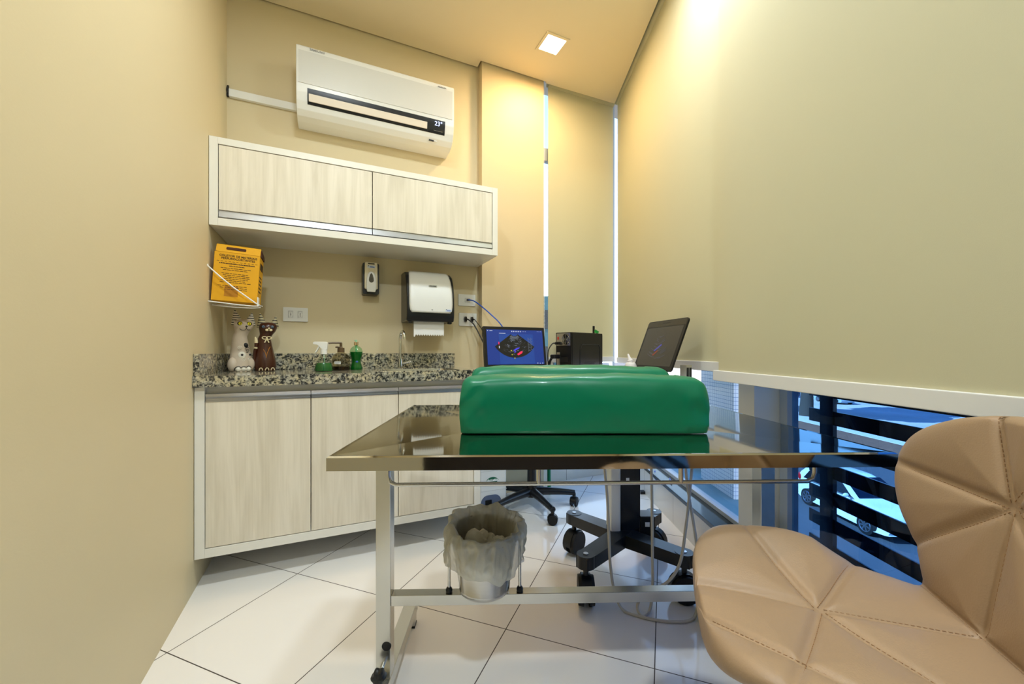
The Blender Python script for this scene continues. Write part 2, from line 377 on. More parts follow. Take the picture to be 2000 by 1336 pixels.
def marks(name, x0, x1, z0, z1, y, m, parent, n=5, th=.0004, mat=None):   # a row of print too small to read
    rnd = random.Random(int((x0+z0)*9999)); b = MB(); x = x0; w_ = (x1-x0)/n
    for k in range(n):
        t_ = .55+.35*rnd.random(); h_ = (z1-z0)*(.75+.25*rnd.random())
        b.box(x, x+w_*t_, y-th, y, z0, z0+h_, mat=mat); x += w_
    b.box(x0, x1, y-th*.5, y, z0, z0+(z1-z0)*.3, mat=mat)
    return b.build(name, m, parent, smooth=False)
FR = (R(90), 0, 0)       # text facing local -Y
def cr(pts, n=10):       # smooth curve through points
    P = [Vector(p) for p in pts]; P = [P[0]*2-P[1]]+P+[P[-1]*2-P[-2]]; out = []
    for i in range(1, len(P)-2):
        for k in range(n):
            t = k/n; a, b, c, d = P[i-1], P[i], P[i+1], P[i+2]
            out.append(.5*((2*b)+(c-a)*t+(2*a-5*b+4*c-d)*t*t+(3*b-a-3*c+d)*t**3))
    out.append(P[-2]); return out
def rrect(x0, x1, y0, y1, r, n=6):
    o = []
    for cx, cy, a0 in ((x1-r, y1-r, 0), (x0+r, y1-r, 90), (x0+r, y0+r, 180), (x1-r, y0+r, 270)):
        for k in range(n+1):
            a = R(a0+90*k/n); o.append((cx+r*math.cos(a), cy+r*math.sin(a)))
    return o
# ============================================================ ROOM SHELL
def polyslab(name, pts, z0, z1, mat): 
    return struct(MB().prism(pts, z0, z1, 'z').build(name, mat, smooth=False))
XR = .948                                   # inner face of the window curb
LW = lambda y: -1.1188-.4563*(y-1.2006)     # left wall face
CB = W(2.72, 0)
polyslab('floor', [(LW(-.4), -.4), (-1.6, -.4), (-1.6, -1.35), (1.2, -1.35), (1.2, 3.62), (1.1, 3.62), tuple(W(-.05, -.05))[:2]], -.12, 0, floor_m)
# ceiling stops a finger short of the walls (shadow gap); slab above it
g = .014
cpts = [(LW(-.4)+g, -.4), (-1.6, -.4), (-1.6, -1.34), (.850, -1.34), (.826, 3.205), tuple(W(1.96+g, .066))[:2], tuple(W(1.96+g, .067+g))[:2], tuple(W(1.473-g, .067+g))[:2], tuple(W(1.473-g, g))[:2], tuple(W(g, g))[:2]]
polyslab('ceiling', cpts, 3.0, 3.02, ceil_m)
polyslab('ceiling_slab', [(-1.7, -.3), (-1.7, -1.45), (1.2, -1.45), (1.2, 3.7), (1.0, 3.7), tuple(W(-.2, -.2))[:2]], 3.16, 3.3, facade_m)
# left wall
nl = Vector((-.9097, -.4151, 0))
a = Vector((LW(-.4), -.4, 0)); b = W(0, 0)
q = [a, b, b+nl*.12+VD*-.12, a+nl*.12]
polyslab('wall_left', [tuple(p)[:2] for p in q], 0, 3.16, paint)
polyslab('wall_corridor', [(-1.7, -.3), (LW(-.4)-.1, -.3), (LW(-.4), -.4), (-1.6, -.4), (-1.6, -1.35), (-1.7, -1.35)], 0, 3.16, paint)
polyslab('wall_behind', [(-1.7, -1.35), (1.2, -1.35), (1.2, -1.45), (-1.7, -1.45)], 0, 3.16, mk('dark_for_reflection', (40, 30, 22), .4, var=.2, scale=5, stretch=(8, 8, .6)))  # unseen wall, set close and darkened so the table edge reflects dark
polyslab('wall_back', [tuple(p)[:2] for p in (W(0, 0), W(1.96, 0), W(1.96, -.12), W(0, -.12))], 0, 3.16, paint)
polyslab('wall_pilaster', [tuple(p)[:2] for p in (W(1.473, .067), W(1.96, .067), W(1.96, 0), W(1.473, 0))], 0, 3.16, paint_pilaster)
# curb under the back window, curb under the right windows, their sills
polyslab('wall_curb_back', [tuple(p)[:2] for p in (W(1.96, .0), W(2.72, .0), W(2.72, -.12), W(1.96, -.12))], 0, .18, curbb_m)
polyslab('wall_curb_right', [(XR, -1.35), (XR-.012, CB.y+.02), (1.08, CB.y+.02), (1.08, -1.35)], 0, .18, curb_m)
struct(MB().prism([(XR-.014, -1.34), (XR-.026, CB.y-.02), (1.075, CB.y-.02), (1.075, -1.34)], .18, .203, 'z', bev=.003).build('trim_1', sill_m))
struct(MB().prism([tuple(p)[:2] for p in (W(1.965, .012), W(2.68, .012), W(2.68, -.11), W(1.965, -.11))], .18, .203, 'z', bev=.003).build('trim_2', sill_m))
# corner piece at the foot of the wall by the back corner
struct(MB().box(.905, .94, 2.80, 2.84, 0, .02, .002).build('trim_3', black_pl))
# white pillar between the right windows
struct(MB().box(XR, 1.062, 1.559, 1.669, .203, 3.16, .003).build('wall_pillar', white_frame))
# unseen mass added overhead so its shadow covers the near street; facade below
polyslab('wall_unseen_shade_mass', [(-9, -9), (1.16, -9), (1.16, 3.55), tuple(W(2.8, -.13))[:2], tuple(W(-7, -.13))[:2]], 3.31, 17.5, facade_m)
polyslab('wall_facade_below', [(-1.7, -1.45), (1.2, -1.45), (1.2, 1.9), (1.08, 1.9), (1.08, 3.6), (-1.6, 3.6)], -4.85, -.13, facade_m)

def window(n, p0, p1, z0, z1, glassm, mull=(), th=.045, bars=()):
    """window between two floor points; frame and pane as parts"""
    p0 = Vector((*p0, 0)); p1 = Vector((*p1, 0)); L = (p1-p0).length; ang = math.atan2(p1.y-p0.y, p1.x-p0.x)
    r = bpy.data.objects.new('window_%d' % n, None); COL.objects.link(r); r.location = p0; r.rotation_euler = (0, 0, ang); struct(r)
    f = MB(); d = .022
    f.box(0, th, -d, d, z0, z1, .003); f.box(L-th, L, -d, d, z0, z1, .003)
    f.box(th, L-th, -d, d, z0, z0+th*.75, .003); f.box(th, L-th, -d, d, z1-th, z1, .003)
    for mx in mull: f.box(mx-.02, mx+.02, -d, d, z0+th*.75, z1-th, .003)
    for bz in bars: f.box(th, L-th, -d, d, bz-.05, bz+.05, .003)
    f.build('window_frame', alu_paint, r)
    MB().box(th*.6, L-th*.6, -.003, .003, z0+.02, z1-.02).build('pane', glassm, r, smooth=False)
    return r
window(1, tuple(W(1.965, -.06))[:2], tuple(W(2.70, -.06))[:2], .203, 3.15, pane_clear, th=.024, bars=(2.53,))
window(2, (1.05, 1.672), (1.03, CB.y-.10), .203, 3.155, pane_pale, th=.03)
window(3, (1.066, -1.34), (1.066, 1.556), .203, 3.15, pane_blue)

# ------------------------------------------------------------ roller blinds
def blind(label, p0, p1, zb, group, barx=.0, top=3.02):
    p0 = Vector((*p0, 0)); p1 = Vector((*p1, 0)); L = (p1-p0).length; ang = math.atan2(p1.y-p0.y, p1.x-p0.x)
    r = thing('roller_blind', label, 'blind', (p0.x, p0.y, zb), ang, group)
    MB().box(0, L, -.0015, .0015, .03, top-zb).build('blind_fabric', blind_m, r, smooth=False)
    MB().box(-barx, L+barx, -.011, .011, 0, .043, .003).build('bottom_bar', white_bar, r, 'white bottom bar')
    t = MB().cyl((0, 0, top-zb+.012), (L, 0, top-zb+.012), .027, seg=20); t.build('roller_tube', blind_m, r)
    return r
blind('long beige roller blind over the back window beside the pilaster', tuple(W(2.017, .03))[:2], tuple(W(2.628, .03))[:2], .922, 'beige roller blinds')
blind('beige roller blind on the right wall, behind the laptop', (.884, 1.56), (.859, 3.235), .916, 'beige roller blinds')
blind('wide beige roller blind on the right wall, nearest the tan chair', (.864, -1.32), (.855, 1.645), .882, 'beige roller blinds', barx=.03)
# chain hanging by the pilaster gap
ch = MB()
p = W(1.985, .03)
for k in range(70): ch.sph((p.x, p.y, .80+k*.0105), .0032, seg=8)
ch.cyl((p.x, p.y, .80), (p.x, p.y, 3.0), .0012, seg=6)
tag(ch.build('blind_chain', white_pl), 'thin bead chain hanging in the bright gap beside the pilaster', 'blind chain')

# ------------------------------------------------------------ ceiling downlight
dl = thing('ceiling_downlight', 'square recessed downlight glowing warm white in the ceiling', 'ceiling light', (.262, 2.585, 3.0), R(24.53))
f = MB(); o_, i_ = .083, .066
f.box(-o_, o_, -o_, -i_, -.006, .0); f.box(-o_, o_, i_, o_, -.006, .0); f.box(-o_, -i_, -i_, i_, -.006, .0); f.box(i_, o_, -i_, i_, -.006, .0)
f.build('trim_ring', ceil_m, dl)
MB().box(-i_, i_, -i_, i_, -.003, .0).build('diffuser', lamp_on, dl, 'bright white diffuser')

# ============================================================ AIR CONDITIONER
ac = thing('air_conditioner', 'white split air conditioner high on the back wall showing 23 degrees', 'air conditioner', W(.350, 0, 2.315), A)
PR = [(.0, 0), (.09, 0), (.135, .010), (.165, .033), (.185, .07), (.196, .115), (.20, .16), (.20, .352), (.196, .364), (.185, .372), (.0, .372)]
ACW = .886
MB().prism([(-v, z) for v, z in PR], 0, ACW, 'x', bev=.004).build('body', white_pl, ac)
def acv(z):
    for (v0, z0), (v1, z1) in zip(PR[1:8], PR[2:9]):
        if z0 <= z <= z1 and z1 > z0: return v0+(v1-v0)*(z-z0)/(z1-z0)
    return .2
def acstrip(u0, u1, z0, z1, off, th=.002, n=8):
    b = MB()
    def f(i, j):
        # closed cross-section loop of 2n points, swept over two u values
        k = j if j < n else 2*n-1-j
        z = z0+(z1-z0)*k/(n-1); v = acv(z)+(off if j < n else off-th)
        return Vector((u0 if i == 0 else u1, -v, z))
    return b.surf(f, 2, 2*n, cv=True, caps=True)
acstrip(.012, ACW-.012, .158, .335, .003, .0035, 4).build('front_panel', grey_pl, ac)
v_ = acstrip(.055, ACW-.058, .058, .136, .0025, .003).build('air_outlet', black_pl, ac, 'black air outlet slot')
acstrip(.062, .715, .070, .107, .008, .004).build('louver', beige_louver, ac, 'pale louver flap')
d_ = acstrip(.718, ACW-.060, .060, .134, .0045, .002).build('display_window', black_soft, ac, 'glossy dark display window')
text('temperature_digits', '23°', .036, (.785, -(acv(.112)+.0062), .110), (R(100), 0, 0), led_blue, ac, label='glowing digits reading 23')
marks('model_print', .757, .813, .069, .0735, -(acv(.071)+.0058), mk('dim_print', (96, 92, 84), .6), ac, 9)
text('logo_lettering', 'SAMSUNG', .0165, (.066, -.2022, .351), FR, ink_grey, ac, align='LEFT', bold=.0002)
marks('badge_print', ACW-.105, ACW-.05, .342, .349, -.2026, ink_grey, ac, 6)
b_ = MB(); b_.box(.735, .765, -.158, -.150, .020, .028, mat=None); b_.build('sensor_window', black_pl, ac, 'small dark sensor window')
MB().box(.767, .785, -.158, -.150, .020, .027, .002).build('badge', grey_pl, ac)
cn = thing('cable_duct', 'white cable duct running from the corner to the air conditioner', 'cable duct', W(.0, 0, 2.408), A)
MB().box(.012, .35, -.022, 0, 0, .042, .002).build('duct_cover', white_pl, cn)
t = MB().tube(cr([(.008, -.012, .06), (.004, -.016, .03), (.012, -.014, .012), (.03, -.01, .012)], 6), .005, 8); t.box(.001, .012, -.016, -.002, .002, .05)
t.build('cable_stub', cable_black, cn)

# ============================================================ UPPER CABINET
uc = thing('wall_cabinet', 'white framed wall cabinet with two pale wood lift doors under the air conditioner', 'cabinet', W(.002, 0, 1.6), A)
UWD, UDP, UH = 1.464, .367, .418
c = MB(); c.box(0, .034, -UDP, 0, 0, UH, .001); c.box(UWD-.034, UWD, -UDP, 0, 0, UH, .001)
c.box(.034, UWD-.034, -UDP, 0, 0, .036, .001); c.box(.034, UWD-.034, -UDP, 0, UH-.032, UH, .001); c.box(.034, UWD-.034, -.012, 0, .036, UH-.032)
c.build('carcass', white_frame, uc)
for x0, x1 in ((.037, .7245), (.7285, UWD-.037)):
    d = MB().box(x0, x1, -UDP+.003, -UDP+.021, .076, UH-.035, .0012).build('door', wood, uc)
    h = MB(); h.box(x0, x1, -UDP+.012, -UDP+.021, .040, .076); h.prism([(-UDP+.001, .042), (-UDP+.012, .042), (-UDP+.012, .062), (-UDP+.004, .066)], x0, x1, 'x')
    h.build('handle', alu, d, 'aluminium grip strip')
wr_ = MB().tube(cr([W(1.30, .17, 2.019), W(1.298, .168, 2.035), W(1.303, .166, 2.05), W(1.315, .166, 2.055)], 6), .0022, 8)
tag(wr_.build('wire_end', brown_pl), 'short brown wire end curling up from the top of the wall cabinet', 'wire')

# ============================================================ BASE CABINET
bc = thing('base_cabinet', 'white framed hanging base cabinet with three pale wood doors under the counter', 'cabinet', W(.002, 0, .13), A)
BW, BD, BH = 1.268, .589, .722
c = MB(); c.box(0, .035, -BD, 0, 0, BH, .001); c.box(BW-.035, BW, -BD, 0, 0, BH, .001)
c.box(.035, BW-.035, -BD, 0, 0, .038, .001); c.box(.035, BW-.035, -.012, 0, .038, BH); c.box(.035, BW-.035, -BD+.05, -BD+.03, BH-.05, BH)
c.build('carcass', white_frame, bc)
for x0, x1 in ((.037, .434), (.4375, .829), (.8325, BW-.037)):
    d = MB().box(x0, x1, -BD+.003, -BD+.021, .041, .660, .0012).build('door', wood, bc)
    h = MB(); h.box(x0, x1, -BD+.012, -BD+.022, .660, .693); h.prism([(-BD+.001, .692), (-BD+.012, .694), (-BD+.012, .672), (-BD+.006, .660), (-BD+.001, .660)][:3], x0, x1, 'x')
    h.box(x0, x1, -BD+.001, -BD+.012, .658, .664)
    h.build('handle', alu, d, 'aluminium grip strip')

# ============================================================ COUNTERTOP + SINK + TAP
ct = thing('countertop', 'speckled grey granite countertop over the base cabinet', 'countertop', W(0, 0, .853), A)
c = MB(); HX0, HX1, HY0, HY1 = .80, 1.20, -.50, -.14
c.box(.001, HX0, -.612, -.0, 0, .047, .0); c.box(HX1, 1.292, -.612, 0, 0, .047); c.box(HX0, HX1, -.612, HY0, 0, .047); c.box(HX0, HX1, HY1, 0, 0, .047)
c.build('slab', granite, ct, smooth=False)
MB().box(.022, 1.292, -.02, 0, .047, .140, .002).build('backsplash', granite, ct)
MB().box(.001, .021, -.60, 0, .047, .140, .002).build('backsplash', granite, ct)
MB().box(.70, 1.292, -.612, -.595, .047, .053, .002).build('drip_edge', granite, ct)
sk = thing('sink', 'stainless steel sink basin set into the granite counter', 'sink', W(1.0, .32, .90), A)
s = MB()
def rr(k, w_, h_, z):
    pts = rrect(-w_, w_, -h_, h_, .05, 6); return Vector((*pts[k], z))
LV = [(.198, .178, -.004), (.192, .172, -.004), (.188, .168, -.03), (.180, .160, -.13), (.165, .145, -.148), (.06, .06, -.152), (.05, .05, -.152)]
s.surf(lambda i, j: rr(j, *LV[i]), len(LV), 28, cv=True)
s.build('basin', sink_m, sk)
MB().cyl((0, 0, -.154), (0, 0, -.149), .06).build('drain', chrome, sk)
fc = thing('faucet', 'slim chrome swan-neck faucet behind the sink', 'faucet', W(.915, .115, .90), A)
MB().tube(cr([(0, 0, 0), (0, 0, .06), (0, 0, .15), (0, 0, .19), (.004, -.015, .222), (.01, -.045, .226), (.014, -.062, .20), (.015, -.064, .18)], 8), .0085, 14).build('spout', chrome, fc)
f = MB(); f.cyl((0, 0, 0), (0, 0, .006), .024); f.cyl((0, 0, .004), (0, 0, .06), .0145); f.build('base', chrome, fc)
MB().tube([(.008, -.005, .030), (.035, -.02, .036), (.062, -.034, .046)], [.008, .006, .006], 12).build('lever', chrome, fc)

# ============================================================ DISPENSERS, OUTLETS
td = thing('paper_towel_dispenser', 'white and black paper towel dispenser above the sink', 'towel dispenser', W(.938, 0, 1.19), A)
DW, DD, DH = .295, .225, .315
prof = [(0, .0), (-.205, 0), (-.218, .03), (-.222, .07), (-.218, .15), (-.20, .23), (-.168, .285), (-.12, .312), (-.05, .318), (0, .318)]
MB().prism(prof, 0, DW, 'x', bev=.008, seg=3).build('case', black_soft, td, 'black case')
tdp = cr([Vector((y_, z_, 0)) for z_, y_ in ((.052, -.228), (.10, -.2285), (.15, -.2255), (.20, -.215), (.24, -.201), (.27, -.184), (.295, -.163), (.312, -.138), (.322, -.105), (.3245, -.06))], 4)
def tdf(i, j):
    p_ = tdp[i]; f_ = i/(len(tdp)-1); x = j/23; k = abs(2*x-1)**10
    ins = .014+.024*f_**2.5+(.016*(1-math.sqrt(1-(1-i/5)**2)) if i < 5 else 0)
    return Vector((ins+(DW-2*ins)*x, p_.x+.008*k, p_.y))
cv_ = MB().surf(tdf, len(tdp), 24); o = cv_.build('front_cover', white_pl, td, 'glossy white front cover', ang=80)
sm = o.modifiers.new('solid', 'SOLIDIFY'); sm.thickness = .004; sm.offset = 0
f = MB(); f.prism(rrect(-.026, .026, -.006, .006, .004), -.2285, -.2265, 'y', mat=Matrix.Translation((DW/2+.01, .012, .218))); f.build('badge', alu, td, 'small silver badge')
marks('badge_print', DW/2-.010, DW/2+.030, .2155, .2205, -.2166, ink_dark, td, 9)
f = MB(); f.box(DW-.062, DW-.022, -.2305, -.229, .062, .078); f.build('sticker', sticker, td, 'pale blue sticker')
marks('sticker_print', DW-.052, DW-.027, .066, .073, -.2305, ink_blue, td, 6); MB().sph((DW-.055, -.2306, .0745), .003, (1, .3, 1), 10).build('sticker_dot', ink_dark, td)
f = MB(); f.prism([(DW/2+.003, .066), (DW/2+.009, .072), (DW/2-.003, .072)], -.2305, -.2292, 'y'); f.build('arrow_mark', ink_dark, td)
for x in (.012, DW-.034): MB().box(x, x+.022, -.20, -.17, -.012, .003, .003).build('latch', black_pl, td)
pp = []; n = 12; x0, x1 = .050, .240
pp = [(x0, 0.002), (x0, -.094), (x0+.006, -.094)]
for k in range(n): pp += [(x0+.012+(x1-x0-.012)*(k+.2)/n, -.078), (x0+.012+(x1-x0-.012)*(k+.7)/n, -.088)]
pp += [(x1, -.080), (x1, .002)]
MB().prism(pp, -.168, -.1672, 'y').build('paper_towel', paper, td, 'white paper sheet with sawtooth edge')

sp = thing('soap_dispenser', 'small white and black soap dispenser on the wall left of the towel dispenser', 'soap dispenser', W(.697, 0, 1.353), A)
MB().prism(rrect(0, .097, 0, .192, .012), -.085, 0, 'y', bev=.004).build('case', black_soft, sp, 'black case')
fr_ = [(.010, .035), (.012, .19), (.020, .194), (.077, .194), (.085, .19), (.087, .035), (.08, .03), (.017, .03)]
MB().prism(fr_, -.102, -.084, 'y', bev=.006, seg=3).build('front_cover', mk('cream_plastic', (226, 216, 190), .3, var=.01), sp, 'cream front cover')
ar = [(.025, .012), (.072, .012), (.076, .03), (.076, .075)]+[(.0485+.0275*math.cos(R(a_)), .075+.062*math.sin(R(a_))) for a_ in range(10, 171, 16)]+[(.021, .075), (.021, .03)]
MB().prism(ar, -.113, -.100, 'y', bev=.004).build('push_lever', white_pl, sp, 'white push lever')
dr = [(.0485+.014*math.cos(R(a_)), .082+.014*math.sin(R(a_))) for a_ in range(180, 361, 20)]+[(.0615, .095), (.056, .116), (.0485, .126), (.041, .116), (.0355, .095)]
MB().prism(dr, -.1145, -.1125, 'y').build('level_window', mk('smoky_window', (72, 66, 54), .15), sp, 'dark drop-shaped level window')
MB().box(.026, .072, -.1035, -.1015, .158, .174).build('sticker', sticker, sp, 'pale blue sticker')
marks('sticker_print', .040, .068, .161, .169, -.1035, ink_blue, sp, 6); MB().sph((.033, -.1036, .170), .003, (1, .3, 1), 10).build('sticker_dot', ink_dark, sp)
MB().box(.030, .068, -.1028, -.1018, .181, .187).build('badge', ink_dark, sp)

def plate(name, label, u, z, w_, h_, group):
    r = thing(name, label, 'outlet', W(u, 0, z), A, group)
    MB().prism(rrect(0, w_, 0, h_, .004), -.008, 0, 'y', bev=.002).build('cover_plate', white_pl, r); return r
G_OUT = 'white outlet plates on the back wall'
o1 = plate('wall_outlet', 'white double wall outlet with empty sockets above the counter by the cats', .271, 1.180, .128, .082, G_OUT)
for x in (.039, .088):
    s_ = MB(); s_.box(x-.013, x+.013, -.0092, -.0075, .021, .061); o = s_.build('socket', grey_pl, o1)
    hx = [(x+.011*math.cos(R(a_)), .040+.016*math.sin(R(a_))) for a_ in (0, 60, 120, 180, 240, 300)]
    m = MB(); m.prism(hx, -.0094, -.0090, 'y'); m.build('socket_face', white_pl, o)
    m = MB()
    for dz in (-.008, 0, .008): m.cyl((x, -.0097, .040+dz), (x, -.0092, .040+dz), .0025, seg=10)
    m.box(x-.011, x+.011, -.0094, -.009, .0605, .0615); m.box(x-.0125, x-.0115, -.0096, -.009, .02, .061)
    m.build('socket_holes', black_pl, o)
o2 = plate('network_outlet', 'white network outlet plate with the blue cable plugged in, above the black plugs', 1.323, 1.322, .122, .080, G_OUT)
MB().box(.045, .082, -.0105, -.0075, .024, .056, .002).build('jack', grey_pl, o2)
MB().box(.056, .074, -.022, -.010, .036, .046, .003).build('network_plug', mk('navy_plug', (20, 30, 70), .4), o2, 'dark blue network plug')
o3 = plate('wall_outlet', 'white double wall outlet with two black plugs beside the pilaster', 1.327, 1.182, .127, .090, G_OUT)
for x in (.043, .089):
    MB().box(x-.012, x+.012, -.0095, -.0075, .024, .068, .002).build('socket', grey_pl, o3)
    hx = [(x+.011*math.cos(R(a_)), .046+.021*math.sin(R(a_))) for a_ in (0, 60, 120, 180, 240, 300)]
    p_ = MB().prism(hx, -.03, -.009, 'y', bev=.003); p_.cyl((x, -.028, .046), (x+.010, -.048, .043), .006, .004, 12); p_.build('power_plug', black_pl, o3, 'black power plug')
# cables from the outlets behind the monitor
mon_c = Vector((.030, 2.62, 0))
def L2W(root_u, z, x, y, dz): return W(root_u+x, -y, z+dz)
tag(MB().tube(cr([L2W(1.323, 1.322, .068, -.022, .042), W(1.43, .06, 1.345), W(1.50, .15, 1.26), W(1.57, .20, 1.17), W(1.61, .22, 1.05), W(1.60, .2, .80)], 8), .0042, 8).build('network_cable', cable_blue), 'blue network cable running from the upper outlet to behind the monitor', 'cable')
tag(MB().tube(cr([L2W(1.327, 1.182, .053, -.048, .043), W(1.41, .075, 1.19), W(1.445, .12, 1.10), W(1.475, .17, 1.0), W(1.52, .2, .90), W(1.55, .2, .82)], 8), .0045, 8).build('power_cable', cable_black), 'thick black power cable hanging from the left plug of the double outlet', 'cable')
tag(MB().tube(cr([L2W(1.327, 1.182, .099, -.048, .043), W(1.445, .075, 1.19), W(1.468, .085, 1.15), W(1.470, .09, 1.10), W(1.50, .15, 1.05), W(1.54, .2, 1.0), W(1.57, .22, .9)], 8), .003, 8).build('power_cable', cable_black), 'thin wavy black power cable hanging from the right plug of the double outlet', 'cable')

# ============================================================ SHARPS BOX + HOLDER
sx = thing('sharps_box', 'yellow cardboard sharps collection box held in a wire rack under the wall cabinet', 'sharps box', W(.008, .308, 1.245), A)
sx.rotation_euler = (R(-3), R(3.0), A)
BXW, BXD, BXH = .185, .115, .235
MB().box(0, BXW, -BXD/2, BXD/2, 0, BXH, .002).build('carton', card, sx)
lid = [(-BXD/2-.001, 0), (-BXD/2+.010, .034), (-BXD/2+.016, .040), (-BXD/2+.024, .040), (-BXD/2+.018, .030), (-BXD/2+.010, 0)]
MB().prism([(y_, BXH+z_) for y_, z_ in lid], .004, BXW, 'x', bev=.001).build('lid_flap', card, sx)
MB().prism([(-BXD/2+.020, BXH), (-BXD/2+.028, BXH+.034), (BXD/2-.01, BXH+.02), (BXD/2, BXH)], .010, BXW+.004, 'x').build('inner_flap', card_dark, sx, 'brown inner flap')
MB().prism(rrect(.045, .125, -.007, .007, .005), -.0015, .0015, 'y', mat=Matrix.Translation((0, -BXD/2+.0045, BXH+.020)) @ Matrix.Rotation(R(-18), 4, 'X')).build('handle_slot', card_dark, sx, 'dark handle slot')
text('title_lettering', 'COLETOR DE MATERIAIS\nPERFUROCORTANTES', .0138, (BXW/2+.004, -BXD/2-.0006, BXH-.024), FR, ink, sx, bold=.0002)
marks('subtitle_print', .022, BXW-.018, BXH-.057, BXH-.0515, -BXD/2, ink, sx, 22); marks('subtitle_print', .062, .125, BXH-.068, BXH-.064, -BXD/2, ink, sx, 10)
m = MB()
for k in range(11): m.box(.012+k*.0155, .021+k*.0155, -BXD/2-.0008, -BXD/2+.001, BXH-.0455, BXH-.0440)
random.seed(3)
for k in range(13):
    z_ = BXH-.078-k*.0085
    if k in (2, 9): continue
    x_ = .022+random.random()*.03
    while x_ < .15-random.random()*.03:
        wd = .006+random.random()*.012; m.box(x_, x_+wd, -BXD/2-.0008, -BXD/2+.001, z_, z_+.0022); x_ += wd+.003
m.build('small_print', ink, sx, 'dark printed lines')['kind'] = 'stuff'
m = MB(); m.box(.050, .105, -BXD/2-.0006, -BXD/2+.001, .022, .072); m.build('print_panel', mk('ochre_print', (176, 116, 10), .65), sx)
MB().box(BXW-.001, BXW+.0008, -.034, .042, BXH-.062, BXH-.028).build('side_panel_print', ink, sx)
m = MB()
for k in range(5): m.box(BXW-.001, BXW+.0008, -.04, .02, .06+k*.018, .066+k*.018)
m.build('side_print', ink, sx)
sr = thing('sharps_rack', 'white wire wall rack holding the yellow sharps box', 'rack', W(.002, .312, 1.232), A)
m = MB()
q_ = [(.0, -.075, .170), (.045, -.078, .125), (.10, -.079, .075), (.188, -.081, .006), (.196, -.081, .0), ]
m.tube([(0, -.074, .178)]+q_, .0032, 8)
m.tube(cr([(.0, -.070, .006), (.06, -.074, .0), (.12, -.078, -.006), (.185, -.080, -.010), (.203, -.078, -.004), (.203, -.060, -.004)], 6), .0030, 8)
m.tube(cr([(.0, -.005, -.004), (.08, -.02, -.012), (.165, -.04, -.016), (.205, -.045, -.012)], 6), .0028, 8)
m.tube([(.0, .05, .004), (.20, .05, .004)], .0028, 8); m.tube([(.2, -.08, -.004), (.2, .05, .004)], .0028, 8)
m.build('wire_frame', white_pl, sr)
MB().box(.196, .2, -.085, -.045, -.012, .034, .001).build('end_plate', white_pl, sr, 'white end plate')

# ============================================================ CAT FIGURINES
def loft(secs, seg=28, n=10):
    """secs: (z, cx, cy, rx, ry) -> smooth closed body"""
    P = cr([Vector((s[0], s[1], s[2])) for s in secs], n); Q = cr([Vector((s[3], s[4], 0)) for s in secs], n)
    b = MB()
    b.surf(lambda i, j: Vector((P[i].y+math.cos(2*PI*j/seg)*max(Q[i].x, .0008), P[i].z+math.sin(2*PI*j/seg)*max(Q[i].y, .0008), P[i].x)), len(P), seg, cv=True, caps=True)
    return b
def cat(name, label, loc, rz, lean, body_m, ear_m, tall):
    r = thing(name, label, 'cat figurine', loc, rz, 'wooden cat figurines on the counter'); k = tall/.30
    secs = [(0, 0, 0, .046, .040), (.02, 0, 0, .050, .042), (.06, 0, .002, .048, .041), (.11, -.002, .004, .040, .034), (.15, -.004, .004, .034, .030), (.175, -.004, .002, .030, .027),
            (.195, lean*.3, -.002, .030, .028), (.215, lean*.8, -.006, .038, .033), (.238, lean, -.006, .043, .034), (.252, lean, -.004, .038, .028), (.260, lean, -.002, .024, .018), (.2625, lean, 0, .004, .004)]
    loft([tuple(c_*k for c_ in s) for s in secs]).build('body', body_m, r)
    for sx_ in (-1, 1):
        e_ = MB(); bx = (lean+sx_*.023)*k
        e_.surf(lambda i, j: Vector((bx+sx_*.014*k*(i/8)+math.cos(2*PI*j/16)*.029*k*(1-i/8)**.9, -.002*k+math.sin(2*PI*j/16)*.014*k*(1-i/8)**.85, (.232+(.080 if sx_ < 0 else .066)*(i/8))*k)), 9, 16, cv=True, caps=False)
        e_.build('ear', ear_m, r)
    return r, k
def band_mat(name, c1, c2, sc):
    m = bpy.data.materials.new(name); m.use_nodes = True; n = m.node_tree.nodes; l = m.node_tree.links; b = n['Principled BSDF']
    tc = n.new('ShaderNodeTexCoord'); wv = n.new('ShaderNodeTexWave'); wv.bands_direction = 'Z'; wv.inputs['Scale'].default_value = sc; wv.inputs['Distortion'].default_value = 1.2
    rp = n.new('ShaderNodeValToRGB'); rp.color_ramp.interpolation = 'CONSTANT'; rp.color_ramp.elements[0].color = (*lin(c1), 1); rp.color_ramp.elements[1].position = .30; rp.color_ramp.elements[1].color = (*lin(c2), 1)
    l.new(tc.outputs['Object'], wv.inputs['Vector']); l.new(wv.outputs['Fac'], rp.inputs[0]); l.new(rp.outputs[0], b.inputs['Base Color']); b.inputs['Roughness'].default_value = .45; return m
ear_w = band_mat('striped_ear_paint', (40, 34, 32), (228, 218, 200), 26)
ear_b = band_mat('mottled_ear_paint', (30, 20, 14), (170, 158, 120), 22)
def on(c, k, x, z, lean, rx, ry, cy, off=.001):   # point on the front (-Y) of an elliptic section
    t_ = max(-.95, min(.95, (x-lean)/rx)); return Vector((x*k, (cy-ry*math.sqrt(1-t_*t_)-off)*k, z*k))
def eye(r, k, x, z, lean, m_iris, sc=1.0):
    p_ = on(0, k, x, z, lean, .042, .034, -.006, .0)
    o = MB().sph(p_, .0105*k*sc, (1.15, .35, .95), 16).build('eye', black_pl, r)
    MB().sph(p_+Vector((0, -.0022*k, 0)), .0078*k*sc, (1, .35, 1), 16).build('iris', m_iris, o)
    MB().sph(p_+Vector((0, -.0046*k, 0)), .004*k*sc, (.35, .3, 1.4), 12).build('pupil', black_pl, o)
